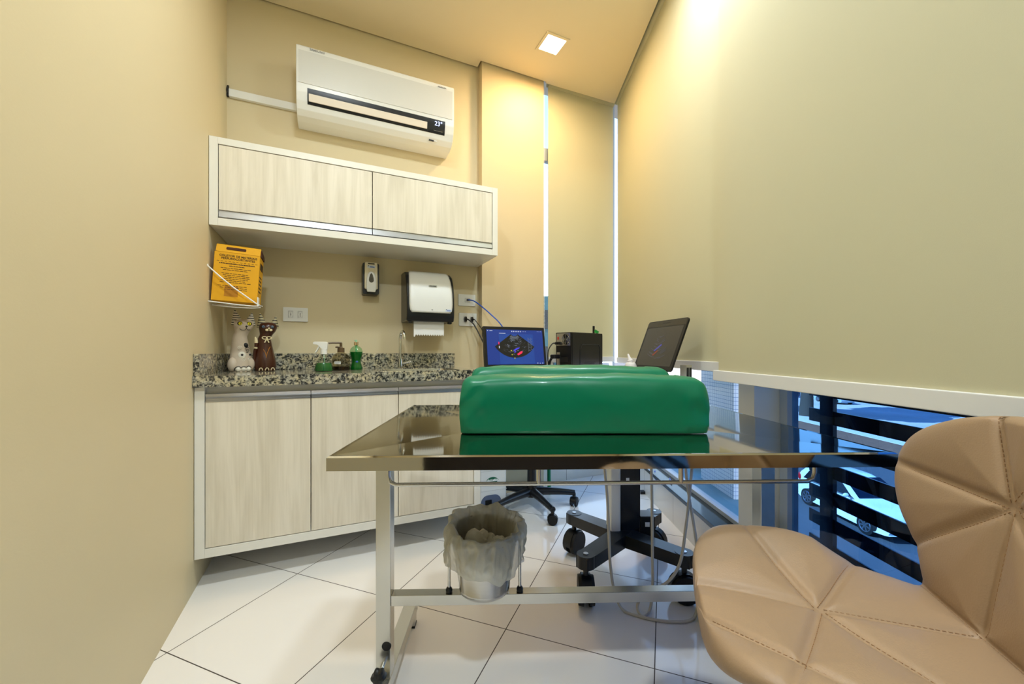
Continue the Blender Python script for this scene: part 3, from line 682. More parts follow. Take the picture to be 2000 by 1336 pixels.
wc, k = cat('cat_figurine', 'white painted wooden cat figurine with striped ears and yellow eyes', (-1.412, 2.075, .90), R(44), .010, wood_white, ear_w, .312)
for x in (-.010, .028): eye(wc, k, x, .238, .010, yellow_eye)
m = MB(); m.sph(on(0, k, .016, .224, .010, .042, .034, -.006), .0052*k, (1, .6, .9), 12)
m.tube(cr([on(0, k, x, z, .010, .041, .033, -.006) for x, z in ((-.012, .213), (-.004, .206), (.008, .206), (.016, .214), (.022, .207), (.032, .209))], 5), .0011*k, 6)
m.tube([on(0, k, .016, .222, .01, .042, .034, -.006), on(0, k, .016, .212, .01, .040, .033, -.006)], .0011*k, 6)
m.build('nose_and_mouth', black_pl, wc)
m = MB().sph((-.038*k, -.018*k, .035*k), .030*k, (.72, .85, 1.2), 18); m.sph((.036*k, -.012*k, .036*k), .030*k, (.7, .8, 1.15), 18); m.build('haunch', wood_white, wc)
m = MB()
for x in (-.018, .004, .024): m.sph((x*k, -.036*k, .013*k), .013*k, (1, .9, 1.0), 14)
m.build('paw', wood_white2, wc, 'bright white scalloped paws')
m = MB(); m.tube(cr([Vector((x*k, (-.0475+abs(x)*.12)*k, z*k)) for x, z in ((-.036, .004), (-.031, .020), (-.018, .027), (-.008, .022), (.004, .027), (.014, .022), (.024, .028), (.036, .02))], 6), .0018*k, 6); m.build('paw_outline', black_pl, wc, 'black wavy outline')
for cx_, cz_, rr_ in ((-.012, .118, .010), (.004, .060, .010), (.030, .060, .008)):
    MB().tube([on(0, k, cx_+rr_*(1-t/26)*math.cos(t*.5), cz_+rr_*(1-t/26)*math.sin(t*.5), 0, .048, .040, .002, .001) for t in range(26)], .0012*k, 6).build('swirl_paint', wood_white2, wc, 'white swirl paint')
m = MB(); m.sph(on(0, k, -.002, .083, 0, .046, .038, .003), .018*k, (.9, .15, .9), 16); m.build('flower_patch', wood_white2, wc)
m = MB(); m.sph(on(0, k, -.002, .083, 0, .046, .038, .003, .003), .006*k, (1, .3, 1), 12); m.build('flower_centre', black_pl, wc)
MB().sph(on(0, k, .034, .084, 0, .046, .038, .003, .002), .005*k, (1, .3, 1), 12).build('flower_centre', black_pl, wc)
m = MB()
for i_, (x, z, wd) in enumerate(((.022, .120, .010), (.023, .112, .012), (.024, .104, .009), (.022, .096, .006))): m.tube(cr([on(0, k, x-wd, z+.002, 0, .043, .036, .003), on(0, k, x, z-.002, 0, .043, .036, .003), on(0, k, x+wd*.7, z+.002, 0, .043, .036, .003)], 4), .0012*k, 6)
m.sph(on(0, k, .016, .130, -.003, .036, .031, .004), .011*k, (1, .4, 1.2), 14); m.build('tail_stripes', black_pl, wc, 'black tail tip and stripes')
bcat, k = cat('cat_figurine', 'dark brown wooden cat figurine with a cream bow at its neck', (-1.322, 2.135, .90), R(36), .012, wood_brown, ear_b, .298)
for x in (-.012, .028): eye(bcat, k, x, .236, .012, blue_eye, .9)
m = MB().sph(on(0, k, .004, .219, .012, .041, .033, -.006), .0075*k, (1, .6, .9), 12); m.sph(on(0, k, .022, .219, .012, .041, .033, -.006), .0075*k, (1, .6, .9), 12); m.sph(on(0, k, .013, .228, .012, .042, .034, -.006), .005*k, (1, .6, .8), 12); m.build('muzzle', cream_paint, bcat, 'cream muzzle')
m = MB()
for s_ in (-1, 1):
    m.tube([Vector(((.004+s_*(.010+.011*math.cos(t*.35)))*k, (-.027-.002*math.cos(t*.35))*k, (.176+.007*math.sin(t*.35)))) for t in range(18)], .0024*k, 8, closed=True)
    m.tube([(.004*k, -.029*k, .173*k), ((.004+s_*.010)*k, -.031*k, .152*k)], .003*k, 8)
m.sph((.004*k, -.030*k, .175*k), .005*k, seg=10); m.build('bow', cream_paint, bcat, 'cream bow')
m = MB()
for x in (-.024, .004, .030): m.sph((x*k, -.038*k, .010*k), .011*k, (.9, 1, .95), 14)
m.build('paw', wood_brown, bcat)
m = MB()
for x in (-.024, .004, .030): m.tube([Vector(((x+.008*math.cos(R(t)))*k, -.0485*k, (.004+.014*math.sin(R(t)))*k)) for t in range(0, 181, 20)], .0022*k, 6)
m.build('paw_outline', cream_paint, bcat, 'cream arched toe lines')
m = MB(); m.tube(cr([on(0, k, x, z, 0, .046, .038, .003) for x, z in ((.002, .012), (.000, .06), (.004, .09), (.012, .115), (.02, .13))], 6), .0014*k, 6); m.tube(cr([on(0, k, x, z, 0, .046, .038, .003) for x, z in ((-.012, .115), (-.004, .10), (.0, .08))], 6), .0014*k, 6); m.build('leg_lines', gold_line, bcat, 'ochre leg lines')
MB().tube(cr([(-.040*k, .005*k, .02*k), (-.048*k, .0, .06*k), (-.048*k, -.004*k, .10*k), (-.043*k, -.006*k, .130*k), (-.042*k, -.006*k, .15*k)], 6), .0085*k, 10).build('tail', wood_brown, bcat)
m = MB(); m.tube([(-.042*k, -.006*k, .15*k), (-.043*k, -.006*k, .165*k), (-.047*k, -.006*k, .182*k)], [.0088*k, .0085*k, .003*k], 10); m.build('tail_tip', cream_paint, bcat, 'cream and orange tail tip')
MB().tube([(-.0445*k, -.006*k, .120*k), (-.0435*k, -.006*k, .128*k)], .0092*k, 10).build('tail_ring', cream_paint, bcat, 'cream tail ring')

# ============================================================ BOTTLES
sb = thing('spray_bottle', 'clear spray bottle with white trigger head and green liquid', 'spray bottle', (-.985, 2.085, .90), R(12))
prof = [(0, 0), (.044, 0), (.047, .006), (.042, .03), (.030, .062), (.020, .080), (.014, .088), (.014, .094)]
MB().lathe(prof).build('bottle', bottle_clear, sb)
MB().lathe([(0, .002), (.042, .002), (.0445, .007), (.040, .030), (.0355, .044), (0, .044)]).build('liquid', liquid_green, sb, 'green liquid')
hd = MB(); hd.cyl((0, 0, .090), (0, 0, .116), .0165); hd.prism([(.018, .112), (.020, .150), (.010, .155), (-.046, .155), (-.052, .149), (-.050, .141), (-.030, .138), (-.010, .118)], -.011, .011, 'y', bev=.003)
hd.build('spray_head', white_pl, sb, 'white trigger spray head')
MB().prism([(-.022, .140), (-.014, .136), (-.034, .102), (-.044, .094), (-.040, .104)], -.006, .006, 'y', bev=.0015).build('trigger', white_pl, sb)
MB().tube(cr([(0, 0, .092), (.002, 0, .05), (-.012, 0, .02), (.010, 0, .008)], 6), .0016, 6).build('dip_tube', green_pale, sb)
sj = thing('soap_pump_jar', 'round clear pump jar with dark liquid and a white label', 'soap jar', (-.945, 2.20, .90), R(20))
MB().lathe([(0, 0), (.046, 0), (.047, .006), (.047, .055), (.044, .075), (.030, .092), (.018, .098), (.018, .104)]).build('jar', bottle_brownish, sj)
MB().lathe([(0, .002), (.0430, .002), (.0450, .008), (.0450, .022), (0, .022)]).build('liquid', liquid_dark, sj, 'dark liquid')
p_ = MB(); p_.cyl((0, 0, .100), (0, 0, .124), .019, .018); p_.cyl((0, 0, .124), (0, 0, .134), .010, .006); p_.cyl((0, 0, .132), (0, 0, .152), .007); p_.tube([(.004, 0, .151), (-.04, -.004, .151), (-.066, -.006, .149)], .0042, 8); p_.sph((-.018, -.004, .128), .010, (1.2, .6, .5), 10)
p_.build('pump', brown_pl, sj, 'brown pump')
lb = MB(); lb.surf(lambda i, j: Vector((math.cos(R(230+j*6))*0.0478, math.sin(R(230+j*6))*.0478, .036+.014*i)), 2, 8); lb.build('label_strip', paper, sj, 'white label strip')
marks('label_print', -.026, .000, .041, .047, -.0478, ink_grey, sj, 5)
gb = thing('detergent_bottle', 'waisted bottle of bright green detergent with a silver collar', 'detergent bottle', (-.890, 2.275, .90), R(20))
P_ = [(0, 0), (.032, 0), (.034, .006), (.031, .022), (.026, .040), (.025, .052), (.028, .066), (.034, .086), (.035, .102), (.030, .120), (.020, .131), (.010, .136), (.010, .142)]
MB().lathe(P_).build('bottle', bottle_green, gb)
MB().lathe([(0, .002)]+[(r_-.002, z_) for r_, z_ in P_[1:9]]+[(0, .104)]).build('liquid', liquid_green, gb, 'green detergent')
MB().cyl((0, 0, .140), (0, 0, .158), .0125).build('collar', gold_metal, gb, 'shiny metal collar')
m = MB(); m.cyl((0, 0, .104), (0, 0, .140), .006); m.cyl((0, 0, .157), (0, 0, .166), .006, .004); m.box(-.010, .006, -.004, .004, .164, .171, .002); m.build('pump_nozzle', green_pale, gb, 'pale green nozzle')
MB().sph((.004, -.0235, .046), .007, (1, .35, .8), 12).build('emblem', ink_blue, gb, 'small blue emblem')
# ============================================================ DESK + COMPUTER
dk = thing('desk', 'pale wall-hung desk top along the back wall under the monitor', 'desk', W(1.31, .07, .72), A)
MB().box(0, 1.22, -.56, 0, 0, .03, .002).build('desk_top', desk_m, dk)
for x in (.12, 1.05): MB().prism([(0, 0), (-.40, 0), (0, -.18)], x, x+.03, 'x').build('bracket', white_frame, dk)
DZ = .75
# monitor: parallel to the back wall, tipped back
mo = thing('monitor', 'black computer monitor showing a blue ultrasound scan screen', 'monitor', (.030, 2.625, DZ), A)
MW, MH = .445, .275; T = Matrix.Translation((0, 0, .145)) @ Matrix.Rotation(R(-8.5), 4, 'X')
def mb(x0, x1, y0, y1, z0, z1, bev=0): return MB().box(x0, x1, y0, y1, z0, z1, bev, mat=T)
hz = T
mb(-MW/2, MW/2, -.012, .018, 0, MH, .003).build('housing', black_pl, mo)
mb(-.09, .09, .018, .05, .06, .2, .01).build('rear_bulge', black_pl, mo)
SX, SZ0, SZ1 = MW/2-.018, .024, MH-.021
sc = mb(-SX, SX, -.0132, -.0118, SZ0, SZ1).build('screen', scr_blue, mo, 'glowing blue screen')
def flat(name, shapes, m_, y, parent):
    b = MB()
    for poly_ in shapes: b.prism(poly_, y, y-.0004, 'y')
    bmesh.ops.transform(b.b, matrix=T, verts=b.b.verts)
    return b.build(name, m_, parent, smooth=False)
def ring(cx, cz, r0, r1, a0, a1, n=16):
    return [(cx+r1*math.cos(R(a0+(a1-a0)*k/n)), cz+r1*math.sin(R(a0+(a1-a0)*k/n))) for k in range(n+1)]+[(cx+r0*math.cos(R(a1-(a1-a0)*k/n)), cz+r0*math.sin(R(a1-(a1-a0)*k/n))) for k in range(n+1)]
flat('scan_panel', [[(-SX+.085, SZ0+.004), (SX-.07, SZ0+.004), (SX-.075, SZ1-.028), (-SX+.085, SZ1-.028)]], scr_panel, -.0134, sc)
cx, cz = -.008, SZ1-.012
flat('scan_sector', [ring(cx, cz, .030, .175, 215, 325), ], scr_black, -.0139, sc)
random.seed(11); ar = []; ag = []
for rr0, rr1 in ((.034, .037), (.040, .0445), (.048, .050)): ar.append(ring(cx, cz, rr0, rr1, 226, 312))
for k in range(90):
    r0_ = .052+random.random()**1.5*.10; a0_ = 228+random.random()*80; da = 4+random.random()*16*(.06/r0_)
    (ar if random.random() < .35 else ag).append(ring(cx, cz, r0_, r0_+.001+random.random()*.0022, a0_, min(a0_+da, 322), 5))
flat('scan_echoes', ar, scr_grey, -.0143, sc); flat('scan_echoes_faint', ag, emi('screen_faint', (62, 70, 84), .6), -.0142, sc)
flat('scan_flow_red', [[(.004, .092), (.012, .083), (.040, .097), (.046, .108), (.036, .112)]], scr_red, -.0147, sc)
flat('scan_flow_blue', [[(-.022, .118), (-.014, .112), (.022, .130), (.026, .138), (.0, .130)], [(-.018, .104), (-.010, .101), (.0, .108), (-.004, .112)]], scr_violet, -.0147, sc)
flat('scan_markers', [[(x, z), (x+.008, z), (x+.008, z+.006), (x, z+.006)] for x, z in ((-.040, .112), (-.036, .085), (-.018, .062))], scr_yellow, -.0147, sc)
tb = [[(x, z), (x+w_, z), (x+w_, z+h_), (x, z+h_)] for x, z, w_, h_ in [(-SX+.006, SZ1-.012, .006, .006), (-SX+.022, SZ1-.011, .02, .004)]+[(-.028+k*.0125, SZ1-.014, .006, .007) for k in range(6)]+[(.05+k*.012, SZ1-.012, .003, .003) for k in range(3)]+[(SX-.04+k*.013, SZ1-.010, .003, .003) for k in range(3)]+[(-SX+.088, SZ1-.026, .045, .003), (SX-.055+.0, SZ0+.004, .008, .005), (SX-.035, SZ0+.003, .006, .004), (SX-.016, SZ0+.003, .006, .006)]]
flat('screen_icons', tb, scr_white, -.0143, sc)
tx = [[(x, z), (x+w_, z), (x+w_, z+.0018), (x, z+.0018)] for x, z, w_ in [(.088, .200-k*.006, .006+.006*((k*7) % 3)) for k in range(16)]+[(.108, .200-k*.006, .005+.004*((k*5) % 3)) for k in range(14)]]
flat('screen_readouts', tx, scr_grey, -.0143, sc)
flat('scale_bar', [[(-.125, .155), (-.119, .155), (-.119, .172), (-.125, .172)]], scr_red, -.0146, sc); flat('scale_bar_low', [[(-.123, .130), (-.117, .130), (-.117, .146), (-.123, .146)]], scr_white, -.0146, sc)
st = MB(); st.box(-.10, .10, -.07, .10, 0, .012, .004); st.box(-.03, .03, .03, .055, .01, .26, .006); st.build('stand', black_pl, mo)
# computer tower
tw = thing('computer_tower', 'black computer tower on the desk turned to show its fan and side panel', 'computer', (.405, 2.72, DZ), R(41.4))
TL, TWd, TH = .355, .142, .388
MB().box(0, TL, 0, TWd, 0, TH, .003).build('case', black_pl, tw)
sp_ = MB().prism(rrect(.010, TL-.004, .006, TH-.006, .006), -.003, .0, 'y', bev=.001).build('side_panel', black_soft, tw)
rr_ = [(.09, .03), (.09, .27), (.11, .305), (.30, .305), (.32, .28), (.32, .03)]
m = MB()
for a_, b_ in zip(rr_, rr_[1:]): m.tube([(a_[0], -.004, a_[1]), (b_[0], -.004, b_[1])], .003, 6)
m.build('panel_rib', black_soft, sp_)
m = MB(); 
for i in range(9):
    for j in range(6):
        m.cyl((.14+i*.014+(j % 2)*.007, -.0036, .12+j*.012), (.14+i*.014+(j % 2)*.007, -.0028, .12+j*.012), .0045, seg=6)
m.build('side_vent', slat_dark, sp_)
ps = MB().box(-.003, 0, .008, TWd-.010, TH-.092, TH-.006, .001).build('power_supply', alu, tw, 'bare metal power supply plate')
m = MB().cyl((-.0045, .048, TH-.049), (-.0028, .048, TH-.049), .038, seg=32); m.build('fan_opening', slat_dark, ps)
m = MB()
for r_ in (.010, .018, .026, .034): m.tube([(-.006, .048+r_*math.cos(t*PI/12), TH-.049+r_*math.sin(t*PI/12)) for t in range(24)], .0014, 6, closed=True)
m.cyl((-.0065, .048, TH-.087), (-.0065, .048, TH-.011), .0014, seg=6); m.cyl((-.0065, .010, TH-.049), (-.0065, .086, TH-.049), .0014, seg=6); m.cyl((-.0075, .048, TH-.049), (-.004, .048, TH-.049), .008, seg=16)
m.build('fan_guard', chrome, ps)
MB().box(-.006, -.002, .112, .122, TH-.050, TH-.030, .001).build('power_switch', red_m, ps, 'small red switch')
m = MB().box(-.028, -.002, .095, .128, TH-.085, TH-.066, .003); m.build('power_plug', black_pl, tw)
m = MB()
for k in range(3): m.box(-.002, 0, .03, .12, .06+k*.06, .095+k*.06, .001)
m.build('rear_slots', slat_dark, tw)
MB().box(-.004, 0, .10, .130, .09, .25, .001).build('port_panel', alu, tw, 'metal port panel')
def tww(x, y, z): return tw.matrix_basis @ Vector((x, y, z))
bpy.context.view_layer.update()
twm = Matrix.Translation((.405, 2.72, DZ)) @ Matrix.Rotation(R(41.4), 4, 'Z')
def cab(name, label, pts, r_, m_): return tag(MB().tube(cr(pts, 8), r_, 8).build(name, m_), label, 'cable')
cab('power_cable', 'black power cable arching out of the top of the computer tower', [twm @ Vector(p) for p in ((-.028, .118, TH-.075), (-.05, .13, TH-.08), (-.08, .14, TH-.13), (-.09, .13, TH-.22), (-.08, .12, .12), (-.06, .10, .006))], .0042, cable_black)
cab('display_cable', 'thick black display cable looping from the ports of the computer tower', [twm @ Vector(p) for p in ((-.004, .115, .225), (-.04, .118, .222), (-.06, .14, .19), (-.055, .16, .10), (-.05, .15, .006))], .009, cable_black)
m = MB().box(-.07, -.005, .095, .135, .205, .235, .008, mat=twm); tag(m.build('display_plug', black_soft), 'chunky black display plug in the rear of the computer tower', 'plug')
for i_, y_ in enumerate((.150, .185)):
    m = MB().box(-.035, -.02, y_, y_+.014, .150, .185, .002, mat=twm); m.tube([twm @ Vector((-.028, y_+.007, .152)), twm @ Vector((-.03, y_+.01, .08)), twm @ Vector((-.03, y_+.02, .005))], .003, 6)
    tag(m.build('cable_plug', white_pl), ('small white cable plug hanging beside the tower, nearer the ports', 'small white cable plug hanging beside the tower, nearer the monitor')[i_], 'plug')
wd_ = thing('usb_adapter', 'small black and green adapter sticking up from the top of the computer tower', 'adapter', twm @ Vector((.315, .05, TH)), R(20))
MB().box(-.008, .008, -.005, .005, 0, .058, .003).build('stick', black_pl, wd_)
MB().box(-.006, .030, -.008, -.003, .010, .034, .002, mat=Matrix.Rotation(R(28), 4, 'Y')).build('circuit_tag', pcb_green, wd_, 'green tag')

# ============================================================ WHITE BIN UNDER THE DESK, GREEN POLE
bn = thing('storage_bin', 'white plastic storage bin with a green logo beside the base cabinet', 'storage bin', W(1.345, .08, 0), A)
MB().prism([(0, -.30), (.176, -.30), (.176, 0), (0, 0)], 0, .40, 'z', bev=.012, seg=3).build('body', white_pl, bn)
MB().box(-.004, .180, -.306, .004, .395, .42, .008).build('lid', white_pl, bn)
m = MB(); m.prism(rrect(.006, .138, .030, .125, .045, 8), -.304, -.296, 'y'); m.build('scoop_opening', mk('grey_blue_recess', (92, 104, 130), .5), bn, 'grey blue rounded opening')
MB().prism(rrect(.032, .075, .050, .098, .004), -.3055, -.302, 'y').build('dark_slot', black_pl, bn)
lg = []
for t in range(25): a_ = 140-100*t/24; lg.append((.080+.052*math.cos(R(a_)), .182+.052*math.sin(R(a_))))
for t in range(25): a_ = 40+100*t/24; lg.append((.080+.020*math.cos(R(a_))*1.6, .182+.020*math.sin(R(a_))))
MB().prism(lg, -.3025, -.300, 'y').build('logo', green_logo, bn, 'green arched logo')
marks('logo_print', .043, .116, .208, .222, -.3025, white_ink, bn, 9)
for z_ in (.150, .27, .33): MB().box(-.001, .177, -.3015, -.299, z_, z_+.003).build('seam_line', grey_pl, bn)
gp = MB(); gp.cyl((.262, 2.80, 0), (.255, 2.825, .70), .0125, seg=16); tag(gp.build('green_pole', green_pl), 'green pole standing against the pilaster behind the black chair base', 'pole')

# ============================================================ OFFICE CHAIR (behind the table)
oc = thing('office_chair', 'black office chair on a five-star castor base behind the table', 'chair', (.127, 2.568, 0), 0)
def caster(parent, x, y, ang, r_, w_, stem_z, m_=black_soft):
    c_, s_ = math.cos(ang), math.sin(ang); ax = Vector((-s_, c_, 0)); cc = Vector((x, y, r_))
    b = MB()
    for sg in (-1, 1): b.cyl(cc+ax*sg*w_*.18, cc+ax*sg*w_*.5, r_, r_*.94, 24)
    o = b.build('caster', dark_rubber, parent)
    h = MB(); h.cyl(Vector((x, y, r_*1.0)), Vector((x, y, stem_z)), .011, seg=14)
    n_ = 14
    for sg in (-1, 1):
        pass
    h.surf(lambda i, j: cc+ax*(w_*(-.30+.6*j))+Vector((c_*math.cos(R(-10+200*i/n_))*r_*1.06, s_*math.cos(R(-10+200*i/n_))*r_*1.06, math.sin(R(-10+200*i/n_))*r_*1.06)), n_+1, 2)
    h.build('caster_hood', m_, o); return o
for k in range(5):
    a_ = R(-67+72*k); c_, s_ = math.cos(a_), math.sin(a_)
    ar_ = MB(); Mx = Matrix.Rotation(a_, 4, 'Z')
    ar_.surf(lambda i, j: Mx @ Vector((.02+.262*i/8, (.030-.012*i/8)*math.cos(2*PI*j/12), .105-.018*(i/8)**2+(.028-.010*i/8)*math.sin(2*PI*j/12))), 9, 12, cv=True, caps=True)
    ar_.build('base_arm', black_soft, oc); caster(oc, .278*c_, .278*s_, a_+R(60), .030, .045, .085)
m = MB(); m.cyl((0, 0, .075), (0, 0, .145), .040, .034); m.cyl((0, 0, .14), (0, 0, .30), .029, .027); m.cyl((0, 0, .29), (0, 0, .42), .016); m.build('column', black_pl, oc)
MB().prism(rrect(-.23, .23, -.21, .22, .09, 8), .43, .50, 'z', bev=.025, seg=4).build('seat', black_soft, oc)
MB().box(-.12, .12, -.10, .10, .405, .435, .006).build('seat_plate', black_pl, oc)
T2 = Matrix.Translation((0, -.215, 0))
MB().prism(rrect(-.20, .20, .62, .905, .07, 8), -.03, .03, 'y', bev=.02, seg=3, mat=T2).build('backrest', black_soft, oc)
MB().tube(cr([(0, -.08, .42), (0, -.20, .42), (0, -.250, .50), (0, -.245, .66)], 6), .014, 10).build('back_stem', black_pl, oc)

# ============================================================ LAPTOP CART
kt = thing('medical_cart', 'black and white wheeled cart carrying the laptop behind the table', 'cart', (.49, 1.78, 0), 0)
hub = Vector((.03, .02, .165))
ends = [(-.197, -.200), (.200, -.185), (-.180, .205), (.225, .225)]
for x, y in ends:
    d_ = Vector((x, y, 0)); L_ = d_.length; an = math.atan2(y, x); Mx = Matrix.Rotation(an, 4, 'Z')
    ar_ = MB(); n_ = 12
    def fa(i, j):
        t_ = i/n_; w2 = .040-.006*t_; hz_ = .027-.003*t_; zc = .178-.004*t_
        sq = [(1, -1), (1, 1), (-1, 1), (-1, -1)][j]
        if i == n_: w2 *= .75
        return Mx @ Vector((.0+(L_+.03)*t_, sq[0]*w2, zc+sq[1]*hz_))
    ar_.surf(fa, n_+1, 4, cv=True, caps=True); ar_.cyl(Mx @ Vector((L_, 0, .151)), Mx @ Vector((L_, 0, .201)), .036, seg=24)
    o = ar_.build('base_arm', black_soft, kt)
    m = MB(); m.cyl((x, y, .200), (x, y, .2035), .010, seg=16); m.build('bolt_cap', alu, o)
    cst = caster(kt, x+.0, y, an+R(40 if y < 0 else 95), .058, .062, .16, black_soft)
MB().box(-.028, .085, .0, .075, .15, .845, .006).build('post', black_metal, kt, 'black post')
MB().box(-.052, -.006, -.012, .078, .165, .845, .010).build('post_cover', white_pl, kt, 'white post cover')
MB().box(.085, .150, .0, .08, .165, .265, .004).build('cable_box', black_pl, kt)
MB().box(.105, .125, -.0012, .0, .22, .24).build('sticker', paper, kt, 'tiny white sticker on the box')
MB().box(.020, .034, -.0012, 0, .420, .438).build('sticker', paper, kt, 'tiny white sticker on the post')
MB().prism(rrect(-.20, .25, -.21, .27, .03), .845, .88, 'z', bev=.006).build('platform', white_pl, kt, 'white platform')
# laptop
lp = thing('laptop', 'black laptop on the cart with its screen tipped back showing a dim scan', 'laptop', (.698, 1.765, .884), R(101.3))
LWd, LD, LH = .335, .23, .262      # local x along the hinge, +y toward -X world
MB().prism(rrect(0, LWd, 0, LD, .012), .0, .026, 'z', bev=.004).build('keyboard_base', black_pl, lp)
m = MB()
for i in range(13):
    for j in range(5): m.box(.022+i*.0225, .041+i*.0225, .03+j*.021, .047+j*.021, .026, .0285, .001)
m.build('keys', black_soft, lp)
TS = Matrix.Translation((0, -.004, .030)) @ Matrix.Rotation(R(21), 4, 'X')
ld = MB().prism(rrect(0, LWd, 0, LH, .014), -.010, 0, 'y', bev=.003, mat=TS).build('screen_lid', black_pl, lp)
def lflat(name, shapes, m_, y, parent):
    b = MB()
    for s_ in shapes: b.prism([(LWd-p[0], p[1]) for p in s_], y, y+.0005, 'y')
    bmesh.ops.transform(b.b, matrix=TS, verts=b.b.verts); return b.build(name, m_, parent, smooth=False)
sc2 = lflat('screen', [[(.016, .022), (LWd-.016, .022), (LWd-.016, LH-.038), (.016, LH-.038)]], scr_dim, .0003, ld)
lflat('bezel', [[(.004, LH-.034), (LWd-.004, LH-.034), (LWd-.010, LH-.006), (.010, LH-.006)]], mk('bezel_plastic', (44, 42, 34), .3), .0002, ld)
lflat('camera_strip', [[(.14, LH-.020), (.20, LH-.020), (.20, LH-.014), (.14, LH-.014)]], black_pl, .0006, ld)
lflat('scan_blue', [[(.14, .10), (.152, .098), (.196, .128), (.19, .135)]], scr_dimblue, .0010, sc2)
lflat('scan_red', [[(.14, .078), (.150, .074), (.180, .098), (.174, .102)]], scr_dimred, .0010, sc2)
random.seed(5)
lflat('scan_echoes', [ring(.165, .215, r_, r_+.002, a_, a_+18, 5) for r_, a_ in [(.04+random.random()*.12, 235+random.random()*55) for _ in range(26)]], scr_dimgrey, .0010, sc2)
m = MB().cyl(TS @ Vector((.03, 0, -.004)), TS @ Vector((LWd-.03, 0, -.004)), .008, seg=12); m.build('hinge', black_pl, lp)
gbt = thing('gel_bottle', 'white gel bottle with a pointed cap standing left of the laptop', 'gel bottle', (.575, 1.93, .88), 0)
MB().lathe([(0, 0), (.026, 0), (.028, .004), (.028, .055), (.022, .068), (.010, .072), (.010, .075)]).build('bottle', gel_white, gbt)
MB().lathe([(.013, .072), (.013, .082), (.008, .088), (.004, .112), (.002, .114), (0, .114)], mat=Matrix.Translation((0, 0, .072)) @ Matrix.Rotation(R(-18), 4, 'Y') @ Matrix.Translation((0, 0, -.072))).build('nozzle_cap', gel_white, gbt)
kc = thing('cable_connector', 'small metal connector block with two black slots right of the laptop', 'connector', (.700, 1.60, .88), R(20))
MB().box(0, .030, 0, .035, 0, .068, .002).build('block', alu, kc)
m = MB(); m.box(.003, .012, -.0015, .001, .0, .058); m.box(.017, .026, -.0015, .001, .0, .058); m.build('slots', black_pl, kc)
# probe cables hanging in front of the cart
c1 = [(.394, 1.668, .845), (.392, 1.668, .72), (.374, 1.615, .57), (.376, 1.57, .42), (.382, 1.57, .28), (.388, 1.57, .16), (.402, 1.555, .06), (.43, 1.53, .008), (.50, 1.49, .006), (.58, 1.47, .006), (.66, 1.475, .007), (.700, 1.51, .02), (.715, 1.527, .10), (.708, 1.53, .27), (.695, 1.58, .48), (.705, 1.63, .64), (.72, 1.668, .74), (.72, 1.668, .845)]
c2 = [(.585, 1.668, .845), (.580, 1.668, .72), (.560, 1.60, .54), (.552, 1.57, .40), (.552, 1.565, .20), (.551, 1.56, .09), (.53, 1.53, .012), (.49, 1.50, .006), (.485, 1.54, .02), (.52, 1.545, .07), (.595, 1.53, .115), (.645, 1.53, .19), (.672, 1.54, .32), (.705, 1.575, .47), (.735, 1.62, .60), (.735, 1.668, .74), (.735, 1.668, .845)]
tag(MB().tube(cr(c1, 10), .0055, 10).build('probe_cable', cable_grey), 'grey probe cable hanging from the cart, looping lowest across the floor', 'cable', 'grey probe cables')
tag(MB().tube(cr(c2, 10), .0055, 10).build('probe_cable', cable_grey), 'grey probe cable hanging straight at mid-cart and swinging up to the right', 'cable', 'grey probe cables')
tag(MB().tube(cr([(.955, 2.66, .207), (.93, 2.60, .18), (.935, 2.5, .17), (.95, 2.44, .19), (.962, 2.40, .208), (.99, 2.5, .209)], 8), .0028, 8).build('network_cable', cable_blue), 'thin blue cable curling over the dark window sill', 'cable')

# ============================================================ EXAMINATION TABLE
TZ = .787; TR = R(1.5)
tbx = thing('examination_table', 'stainless steel examination table in the middle of the room', 'examination table', (.2090, 1.228, 0), TR)
HW, HD = .599, .400
m = MB(); b = m.b
def V_(x, y, z): return b.verts.new((x, y, z))
e_ = .004; dip = .009
rim = [(-HW, -HD), (HW, -HD), (HW, HD), (-HW, HD)]
ro = [V_(x, y, TZ-.003) for x, y in rim]; rt = [V_(x*(1-e_/HW), y*(1-e_/HD), TZ) for x, y in rim]
r2 = [V_(x*(1-.010/HW), y*(1-.010/HD), TZ-.0008) for x, y in rim]
cA = V_(-.22, 0, TZ-dip); cB = V_(.22, 0, TZ-dip); lo = [V_(x, y, TZ-.030) for x, y in rim]; li = [V_(x*(1-.010/HW), y*(1-.010/HD), TZ-.030) for x, y in rim]; lt = [V_(x*(1-.010/HW), y*(1-.010/HD), TZ-.014) for x, y in rim]
for k in range(4):
    j = (k+1) % 4
    for p_, q_ in ((lo, ro), (ro, rt), (rt, r2), (li, lo), (lt, li)): b.faces.new((p_[k], p_[j], q_[j], q_[k]))
b.faces.new((r2[0], r2[1], cB, cA)); b.faces.new((r2[1], r2[2], cB)); b.faces.new((r2[2], r2[3], cA, cB)); b.faces.new((r2[3], r2[0], cA)); b.faces.new(lt[::-1])
bmesh.ops.recalc_face_normals(b, faces=b.faces)
top = m.build('table_top', steel_top, tbx, smooth=False)
LX0, LX1, LY = -.594, .505, -.075
for x in (LX0, LX1):
    lg_ = MB().box(x, x+.041, LY-.021, LY+.021, .085, TZ-.016, .002).build('leg', steel_tube, tbx)
    ft = MB(); ft.box(x-.001, x+.042, -.40, .265, .046, .085, .002); ft.build('foot_bar', steel_tube, tbx)
    for y in (-.385, .228):
        s_ = MB().box(x+.004, x+.038, y, y+.034, .006, .048, .001).build('foot', steel_tube, tbx)
        MB().box(x+.003, x+.039, y-.001, y+.035, 0, .008, .001).build('foot_pad', black_pl, s_, 'black foot pad')
MB().box(LX0+.041, LX1, LY-.016, LY+.016, .283, .313, .0015).build('crossbar', steel_tube, tbx)
